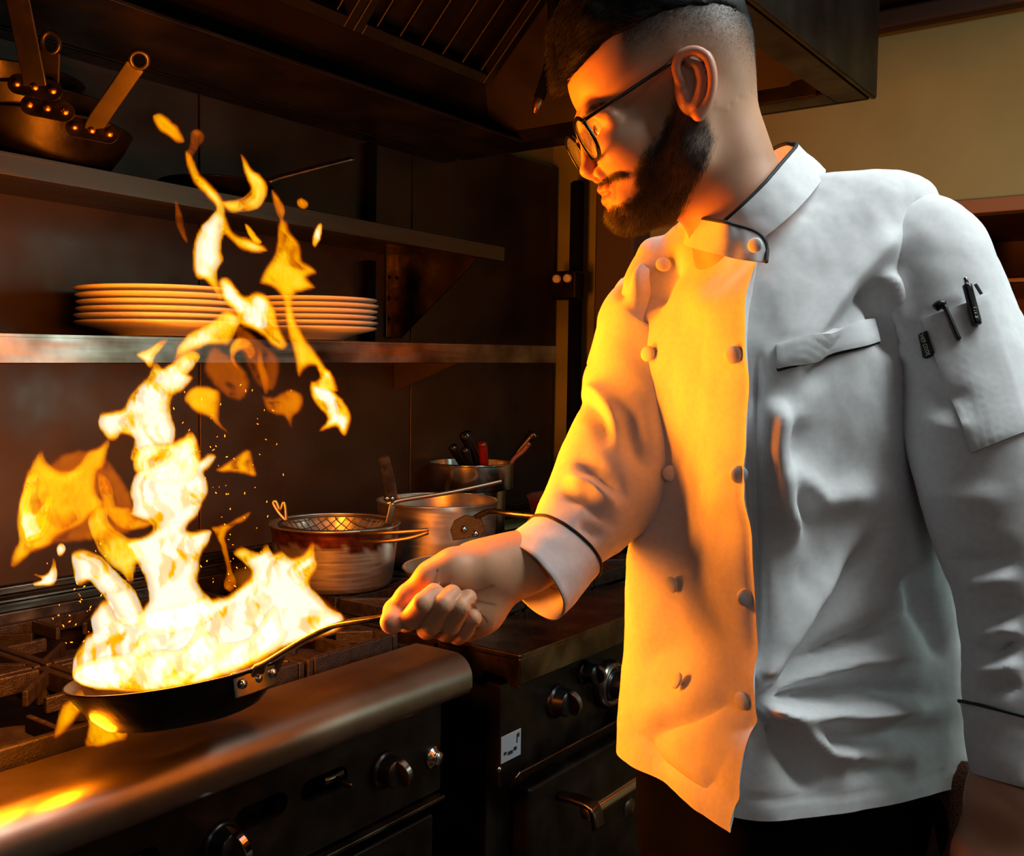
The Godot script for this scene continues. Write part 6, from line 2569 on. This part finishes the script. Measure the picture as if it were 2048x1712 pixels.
# ---------------------------------------------------------------- the pan and its fire
const TONGUES := [
	# name, heat, distance, thickness (m), lean in depth, outline
	["upper_wisp", 0.46, 1.115, 0.008, 0.2, [305, 232, 318, 225, 335, 232, 345, 245, 358, 255, 368, 282, 355, 287, 338, 275, 318, 262, 308, 250]],
	["upper_wisp", 0.3, 1.115, 0.006, -0.2, [383, 262, 398, 258, 408, 272, 400, 290, 388, 310, 375, 335, 372, 310, 380, 285]],
	["flame_tongue", 0.98, 1.105, 0.014, 0.15, [372, 300, 385, 315, 392, 335, 402, 350, 425, 372, 445, 398, 452, 430, 460, 455, 475, 470, 500, 478, 536, 500, 505, 507, 480, 497, 462, 482, 447, 472, 442, 500, 447, 520, 434, 545, 439, 570, 446, 590, 441, 602, 425, 580, 410, 561, 395, 560, 388, 545, 385, 510, 391, 475, 405, 450, 424, 430, 432, 415, 414, 395, 390, 370, 380, 350, 374, 330]],
	["flame_tongue", 0.72, 1.085, 0.01, -0.2, [482, 308, 492, 318, 505, 340, 520, 350, 535, 372, 533, 392, 521, 412, 506, 421, 480, 426, 455, 423, 438, 405, 455, 401, 480, 397, 497, 385, 499, 370, 489, 350]],
	["upper_wisp", 0.4, 1.095, 0.006, 0.1, [545, 378, 560, 398, 571, 420, 566, 445, 574, 472, 560, 442, 548, 412]],
	["flame_spot", 0.62, 1.075, 0.006, 0.0, [594, 402, 605, 395, 615, 405, 609, 416, 597, 413]],
	["flame_spot", 0.78, 1.075, 0.006, 0.0, [627, 468, 636, 451, 645, 449, 641, 475, 630, 493, 624, 485]],
	["upper_wisp", 0.62, 1.075, 0.007, 0.0, [488, 450, 498, 452, 512, 470, 525, 486, 512, 488, 500, 476]],
	["flame_tongue", 0.98, 1.095, 0.013, -0.15, [438, 562, 455, 553, 470, 573, 490, 590, 515, 584, 536, 591, 549, 615, 556, 640, 566, 665, 575, 692, 560, 702, 545, 692, 520, 670, 500, 657, 478, 650, 470, 627, 455, 612, 443, 592]],
	["flame_tongue", 0.92, 1.085, 0.012, 0.1, [470, 623, 482, 640, 474, 660, 456, 692, 440, 692, 415, 692, 390, 702, 365, 714, 352, 732, 344, 750, 351, 712, 357, 690, 375, 668, 400, 653, 430, 638, 450, 618]],
	["upper_wisp", 0.74, 1.085, 0.008, 0.0, [272, 710, 290, 698, 332, 678, 326, 696, 311, 713, 302, 738, 289, 724]],
	["upper_wisp", 0.55, 1.085, 0.007, 0.0, [460, 690, 480, 672, 500, 680, 512, 705, 500, 720, 488, 700, 470, 715, 478, 740, 462, 722]],
	["flame_column", 1.05, 1.085, 0.018, 0.1, [310, 723, 325, 737, 345, 726, 365, 743, 385, 755, 366, 782, 346, 792, 341, 825, 352, 860, 346, 897, 331, 918, 300, 918, 275, 928, 260, 917, 268, 880, 245, 870, 228, 882, 214, 877, 198, 852, 203, 827, 230, 820, 250, 813, 262, 788, 285, 766, 300, 748]],
	["flame_tongue", 0.66, 1.075, 0.009, 0.2, [385, 773, 410, 770, 437, 779, 442, 800, 440, 840, 458, 868, 440, 857, 420, 837, 395, 827, 378, 816, 368, 795]],
	["flame_tongue", 0.76, 1.065, 0.011, -0.1, [560, 438, 575, 444, 581, 465, 601, 490, 603, 520, 621, 530, 634, 545, 616, 556, 630, 573, 611, 582, 592, 587, 587, 610, 592, 640, 607, 665, 622, 690, 642, 720, 657, 745, 651, 763, 640, 752, 628, 733, 611, 738, 596, 754, 589, 720, 579, 680, 569, 640, 563, 600, 540, 572, 518, 566, 529, 540, 547, 510, 554, 480]],
	["flame_tongue", 0.98, 1.055, 0.011, 0.15, [621, 763, 640, 767, 660, 774, 686, 799, 700, 825, 702, 845, 691, 872, 680, 864, 671, 854, 638, 864, 653, 838, 638, 815, 623, 795]],
	["upper_wisp", 0.42, 1.075, 0.009, 0.0, [523, 788, 545, 794, 575, 778, 601, 784, 610, 800, 602, 821, 587, 837, 583, 858, 569, 837, 545, 830, 529, 816]],
	["upper_wisp", 0.24, 1.085, 0.006, 0.0, [518, 698, 530, 728, 541, 768, 532, 792, 521, 762, 513, 730]],
	["flame_column", 1.15, 1.075, 0.024, 0.0, [378, 862, 391, 871, 396, 890, 389, 908, 401, 917, 418, 906, 432, 914, 419, 936, 406, 946, 414, 965, 414, 990, 401, 1016, 391, 1037, 373, 1056, 382, 1062, 422, 1060, 417, 1085, 402, 1110, 397, 1140, 394, 1165, 407, 1185, 422, 1200, 432, 1232, 380, 1262, 300, 1272, 268, 1240, 298, 1200, 288, 1150, 263, 1110, 253, 1080, 298, 1068, 306, 1050, 283, 1041, 260, 1031, 266, 1010, 260, 985, 270, 950, 289, 934, 325, 923, 345, 903, 364, 884]],
	["pan_blaze", 1.1, 1.095, 0.03, 0.0, [146, 1338, 156, 1300, 176, 1270, 188, 1262, 183, 1235, 198, 1210, 215, 1198, 240, 1233, 280, 1223, 330, 1213, 390, 1198, 430, 1196, 460, 1188, 490, 1163, 503, 1140, 483, 1121, 468, 1108, 477, 1097, 495, 1097, 520, 1104, 532, 1088, 546, 1107, 562, 1101, 580, 1114, 600, 1111, 615, 1094, 626, 1083, 630, 1110, 635, 1135, 622, 1155, 620, 1170, 642, 1195, 662, 1215, 684, 1230, 688, 1246, 671, 1263, 641, 1273, 601, 1287, 560, 1301, 520, 1325, 450, 1352, 370, 1372, 300, 1382, 230, 1380, 164, 1370]],
	["pan_blaze", 0.98, 1.015, 0.018, 0.0, [146, 1352, 160, 1322, 225, 1308, 262, 1300, 292, 1258, 312, 1296, 372, 1290, 404, 1228, 428, 1280, 500, 1272, 548, 1205, 566, 1256, 580, 1264, 560, 1292, 520, 1320, 450, 1352, 370, 1374, 300, 1384, 230, 1382, 180, 1376]],
	["flame_tongue", 1.1, 1.085, 0.016, 0.15, [143, 1108, 165, 1100, 190, 1107, 216, 1127, 237, 1150, 262, 1170, 277, 1200, 292, 1242, 250, 1253, 223, 1216, 208, 1191, 190, 1172, 180, 1161, 154, 1170, 148, 1140]],
	["flame_tongue", 0.82, 1.095, 0.014, -0.1, [176, 1040, 184, 1024, 200, 1008, 214, 1014, 214, 1035, 227, 1055, 250, 1071, 280, 1077, 302, 1079, 292, 1112, 272, 1132, 264, 1168, 240, 1143, 213, 1122, 193, 1091, 181, 1065]],
	["flame_wing", 0.72, 1.125, 0.013, 0.2, [58, 940, 69, 919, 85, 900, 93, 924, 120, 939, 150, 934, 175, 903, 195, 893, 218, 878, 214, 910, 207, 936, 192, 951, 194, 985, 207, 1005, 202, 1021, 181, 1031, 161, 1051, 131, 1066, 111, 1076, 96, 1093, 60, 1109, 35, 1132, 20, 1130, 28, 1100, 38, 1080, 33, 1040, 38, 1000, 48, 965]],
	["flame_wing", 1.08, 1.115, 0.01, 0.2, [40, 1000, 58, 948, 80, 938, 72, 970, 60, 1000, 66, 1024, 82, 1012, 96, 983, 107, 1000, 102, 1040, 90, 1072, 60, 1088, 43, 1062]],
	["flame_spot", 0.98, 1.105, 0.007, 0.0, [66, 1148, 90, 1150, 105, 1134, 108, 1116, 115, 1145, 106, 1170, 74, 1172, 68, 1165, 85, 1158]],
	["flame_spot", 0.9, 1.105, 0.006, 0.0, [115, 1095, 125, 1086, 130, 1100, 120, 1114]],
	["flame_spot", 0.58, 1.075, 0.006, 0.0, [430, 941, 455, 924, 496, 898, 507, 925, 512, 954, 480, 948]],
	["upper_wisp", 0.44, 1.065, 0.006, 0.1, [424, 1054, 445, 1049, 470, 1039, 502, 1023, 491, 1041, 461, 1056, 451, 1076, 457, 1110, 464, 1140, 472, 1165, 460, 1183, 448, 1170, 454, 1140, 443, 1100, 433, 1070]],
	["flame_column", 0.95, 1.075, 0.012, 0.0, [272, 900, 300, 885, 340, 885, 386, 868, 402, 915, 382, 965, 300, 965, 268, 940]],
	["flame_tongue", 0.85, 1.085, 0.01, 0.0, [326, 765, 348, 722, 380, 698, 402, 712, 378, 748, 350, 782]],
	["flame_tongue", 0.75, 1.060, 0.008, 0.0, [636, 735, 662, 742, 675, 782, 642, 780, 622, 768, 638, 755]],
	["veil", 0.2, 1.105, 0.006, 0.0, [465, 640, 520, 678, 562, 720, 548, 785, 508, 765, 478, 700]],
	["veil", 0.24, 1.105, 0.006, 0.0, [425, 690, 470, 718, 503, 760, 482, 805, 438, 785, 406, 740]],
	["veil", 0.18, 1.115, 0.005, 0.0, [352, 398, 366, 438, 374, 485, 362, 474, 350, 430]],
	["veil", 0.26, 1.125, 0.008, 0.0, [95, 930, 190, 900, 260, 980, 270, 1060, 200, 1080, 110, 1090, 60, 1100]],
	["veil", 0.24, 1.105, 0.008, 0.0, [600, 1180, 640, 1190, 690, 1232, 685, 1260, 620, 1285, 575, 1290, 560, 1240]],
	["flame_wing", 0.5, 1.115, 0.009, 0.0, [193, 943, 216, 958, 227, 985, 232, 1009, 260, 1014, 264, 1030, 282, 1034, 310, 1050, 250, 1062, 213, 1031, 203, 1005]],
]
const BURNER_TONGUES := [
	["burner_tongue", 0.62, 1.030, 0.01, 0.0, [162, 1378, 171, 1398, 186, 1409, 206, 1424, 236, 1438, 250, 1444, 250, 1480, 173, 1494, 177, 1450, 165, 1424, 150, 1442, 108, 1482, 116, 1440, 124, 1409, 145, 1394]],
]


func heat_color(h: float) -> Color:
	# emitted light of burning gas, from dull red to white; the material multiplies it by 2.5
	var stops := [[0.0, 0.8, 0.1, 0.0], [0.2, 0.9, 0.15, 0.0], [0.4, 1.0, 0.26, 0.004], [0.58, 1.2, 0.52, 0.004], [0.74, 1.3, 0.8, 0.012], [0.86, 1.35, 1.02, 0.16], [0.96, 1.4, 1.3, 1.02]]
	var k := 0
	while k < stops.size() - 2 and h > stops[k + 1][0]:
		k += 1
	var t := clampf((h - stops[k][0]) / (stops[k + 1][0] - stops[k][0]), 0.0, 1.0)
	# thin gas: each of the two skins hides little of what is behind and adds half of the light
	var a := 0.3 * smoothstep(0.0, 0.5, h)
	var e := 0.5 / 0.3 / 2.5
	return Color(lerpf(stops[k][1], stops[k + 1][1], t) * e, lerpf(stops[k][2], stops[k + 1][2], t) * e, lerpf(stops[k][3], stops[k + 1][3], t) * e, a)


func tongue(e: Array, seed_: int) -> Geo:
	# a lens-shaped body of burning gas with the given outline: two skins that meet at the rim, curling in depth
	var poly := PackedVector2Array()
	var flat: Array = e[5]
	var box := Rect2(flat[0], flat[1], 0, 0)
	for k in range(0, flat.size(), 2):
		poly.append(Vector2(flat[k], flat[k + 1]))
		box = box.expand(Vector2(flat[k], flat[k + 1]))
	box = box.grow(8.0)
	var smooth := PackedVector2Array()
	for k in poly.size():
		for t in 3:
			smooth.append(poly[k].cubic_interpolate(poly[(k + 1) % poly.size()], poly[(k - 1 + poly.size()) % poly.size()], poly[(k + 2) % poly.size()], t / 3.0))
	poly = smooth
	var step := 4.0 if box.size.x * box.size.y > 20000.0 else 2.6
	var nx := int(box.size.x / step) + 2
	var ny := int(box.size.y / step) + 2
	var dist := PackedFloat32Array()
	for j in ny:
		for i in nx:
			var q := box.position + Vector2(i, j) * step
			var w := Vector2(noise.get_noise_3d(q.x * 0.03, q.y * 0.022, seed_ * 5.1), noise.get_noise_3d(q.x * 0.03, q.y * 0.022, seed_ * 5.1 + 40.0)) * 3.0
			dist.append(edge_distance(poly, q + w))
	var most := 1.0
	for d in dist:
		most = maxf(most, d)
	var g := Geo.new()
	var wide := clampf(most * 0.75, 5.0, 20.0)
	for side in [-1.0, 1.0]:
		var ids := PackedInt32Array()
		ids.resize(nx * ny)
		ids.fill(-1)
		for j in ny - 1:
			for i in nx - 1:
				var a := j * nx + i
				var m := maxf(maxf(dist[a], dist[a + 1]), maxf(dist[a + nx], dist[a + nx + 1]))
				if m < -1.0:
					continue
				for k in [a, a + 1, a + nx, a + nx + 1]:
					if ids[k] >= 0:
						continue
					var q: Vector2 = box.position + Vector2(k % nx, k / nx) * step
					var s := clampf(dist[k] / most, 0.0, 1.0)
					var rim := smoothstep(-1.0, wide, dist[k])
					var flow := noise.get_noise_3d(q.x * 0.022 + 0.6 * noise.get_noise_2d(q.x * 0.01, q.y * 0.01), q.y * 0.009, seed_ * 9.7)
					var fil := fine.get_noise_3d(q.x * 0.075 + flow * 1.5, q.y * 0.026, seed_ * 3.3)
					var h: float = e[1] * pow(rim, 0.55) * (1.0 + 0.16 * flow + 0.13 * fil)
					# sheets of gas are seen edge-on at their limbs and glow there
					h += (0.2 * exp(-pow((dist[k] - 8.0) / 5.0, 2.0)) - 0.1 * smoothstep(12.0, 24.0, dist[k])) * (0.6 + 0.8 * flow) * clampf(e[1] * 1.3, 0.3, 1.0)
					if flow < -0.12 and rim > 0.6:
						h -= minf(0.42, (-0.12 - flow) * 1.9) * clampf(e[1], 0.0, 1.0)
					var c := heat_color(clampf(h, 0.0, 1.0))
					var curl: float = 0.035 * noise.get_noise_3d(q.x * 0.006, q.y * 0.006, seed_ * 2.3) + e[4] * (q.x - box.get_center().x) / FOCAL
					var p := pt(q.x, q.y, e[2] + curl)
					p += FW * side * e[3] * sqrt(s) * (1.0 + 0.3 * fil)
					ids[k] = g.add(p, FW * side, c)
				var b := [ids[a], ids[a + 1], ids[a + nx + 1], ids[a + nx]]
				if side > 0.0:
					g.ix.append_array([b[0], b[1], b[2], b[0], b[2], b[3]])
				else:
					g.ix.append_array([b[0], b[2], b[1], b[0], b[3], b[2]])
	return g


func make_pan_and_fire() -> void:
	# ---- pan: held tilted, its far edge on the grate
	var c := pt(358, 1333, 1.085)
	var grip := pt(775, 1233, 0.948)
	var h := ((grip - c) * Vector3(1, 0, 1)).normalized()
	var up := (Vector3.UP * cos(deg_to_rad(9.0)) - h * sin(deg_to_rad(9.0))).normalized()
	var o := thing("frying_pan", "black carbon steel frying pan full of fire, held over the range by its long handle", "pan", c - up * 0.05)
	var b := Basis(h.cross(up).normalized().cross(up).normalized(), up, h.cross(up).normalized())
	var g := Geo.new()
	g.lathe(Transform3D(b.scaled(Vector3.ONE * 0.962), Vector3.ZERO), [Vector2(0.0, 0.0), Vector2(0.078, 0.0), Vector2(0.086, 0.003), Vector2(0.1, 0.017), Vector2(0.113, 0.036), Vector2(0.1205, 0.0495), Vector2(0.1215, 0.051), Vector2(0.1195, 0.0515), Vector2(0.1105, 0.036), Vector2(0.0975, 0.019), Vector2(0.084, 0.0065), Vector2(0.0, 0.0035)], 72)
	part("body", g, M.carbon_steel, o)
	g = Geo.new()
	g.lathe(Transform3D(b.scaled(Vector3.ONE * 0.962), up * 0.012), [Vector2(0.088, -0.004), Vector2(0.089, 0.0), Vector2(0.05, 0.0015), Vector2(0.0, 0.001)], 48)
	var sauce := part("sauce", g, M.sauce, o)
	var po := o.position
	var hand := pt(930, 1190, 0.945)
	g = Geo.new()
	var side := h.cross(Vector3.UP).normalized()
	var ht := (h * cos(deg_to_rad(9.0)) + Vector3.UP * sin(deg_to_rad(9.0))).normalized()
	var foot := c + ht * 0.112 - up * 0.013
	g.strap(curve([foot + up * 0.004 - po, c + ht * 0.119 + up * 0.001 - po, c + ht * 0.134 + up * 0.006 - po, c.lerp(grip, 0.75) + Vector3.UP * 0.003 - po, grip - po, hand - po], 34), side, 0.019, 0.005)
	var hd := part("handle", g, M.handle_steel, o)
	g = Geo.new()
	var out := (h + side * -0.12).normalized()
	g.strap(curve([foot + side * 0.03 - ht * 0.004 - po, foot + side * 0.012 - po, foot - side * 0.012 - po, foot - side * 0.03 - ht * 0.004 - po], 10), up, 0.026, 0.004)
	var pl := part("rivet_plate", g, M.handle_steel, hd)
	for s in [-0.022, 0.0, 0.022]:
		g = Geo.new()
		g.lathe(along(foot + side * s + ht * 0.001 - po, ht, up), [Vector2(0.005, 0), Vector2(0.004, 0.003), Vector2(0, 0.004)], 12)
		part("rivet", g, M.polished_steel, pl)
	# ---- fire
	var fm := StandardMaterial3D.new()
	fm.resource_name = "flame"
	fm.shading_mode = BaseMaterial3D.SHADING_MODE_UNSHADED
	fm.vertex_color_use_as_albedo = true
	fm.transparency = BaseMaterial3D.TRANSPARENCY_ALPHA
	fm.cull_mode = BaseMaterial3D.CULL_DISABLED
	fm.albedo_color = Color(2.5, 2.5, 2.5).linear_to_srgb()
	var fl := thing("pan_flame", "tall swirling white and orange flame leaping from the frying pan", "flame", c)
	for k in TONGUES.size():
		part(TONGUES[k][0], moved(tongue(TONGUES[k], k + 1), -c), fm, fl)
	var bc := pt(190, 1450, 1.03)
	var bf := thing("burner_flame", "small orange burner flame licking out under the pan's edge", "flame", bc)
	for k in BURNER_TONGUES.size():
		part(BURNER_TONGUES[k][0], moved(tongue(BURNER_TONGUES[k], 50 + k), -bc), fm, bf)
	# sparks
	var r := RandomNumberGenerator.new()
	r.seed = 77
	var sm := SphereMesh.new()
	sm.radius = 0.0004
	sm.height = 0.0026
	sm.radial_segments = 6
	sm.rings = 3
	var mm := MultiMesh.new()
	mm.transform_format = MultiMesh.TRANSFORM_3D
	mm.mesh = sm
	mm.instance_count = 130
	for i in 130:
		var px := r.randfn(455, 60) if i % 3 else r.randfn(170, 40)
		var py := r.randf_range(760, 1210) if i % 3 else r.randf_range(1080, 1290)
		var q := pt(px, py, r.randf_range(1.0, 1.15))
		mm.set_instance_transform(i, Transform3D(Basis.from_euler(Vector3(r.randfn() * 0.6, r.randf() * TAU, r.randfn() * 0.6)) * r.randf_range(0.5, 1.3), q))
	var sp := MultiMeshInstance3D.new()
	sp.name = "flame_sparks"
	sp.multimesh = mm
	sp.material_override = M.spark
	add_child(sp)
	tag(sp, "tiny orange sparks drifting around the pan's flame", "sparks", "", "stuff")
	# light of the fire, one source in each large body of flame
	fire_light(pt(330, 1290, 1.075), 0.34, 0.09)
	fire_light(pt(340, 1120, 1.075), 0.34, 0.07)
	fire_light(pt(330, 990, 1.075), 0.2, 0.05)
	fire_light(pt(310, 830, 1.085), 0.22, 0.05)
	fire_light(pt(430, 500, 1.105), 0.16, 0.04)
	fire_light(pt(510, 630, 1.085), 0.12, 0.03)
	fire_light(pt(595, 560, 1.065), 0.1, 0.03)
	fire_light(pt(80, 1030, 1.115), 0.1, 0.03)
	fire_light(pt(200, 1455, 1.030), 0.06, 0.02)
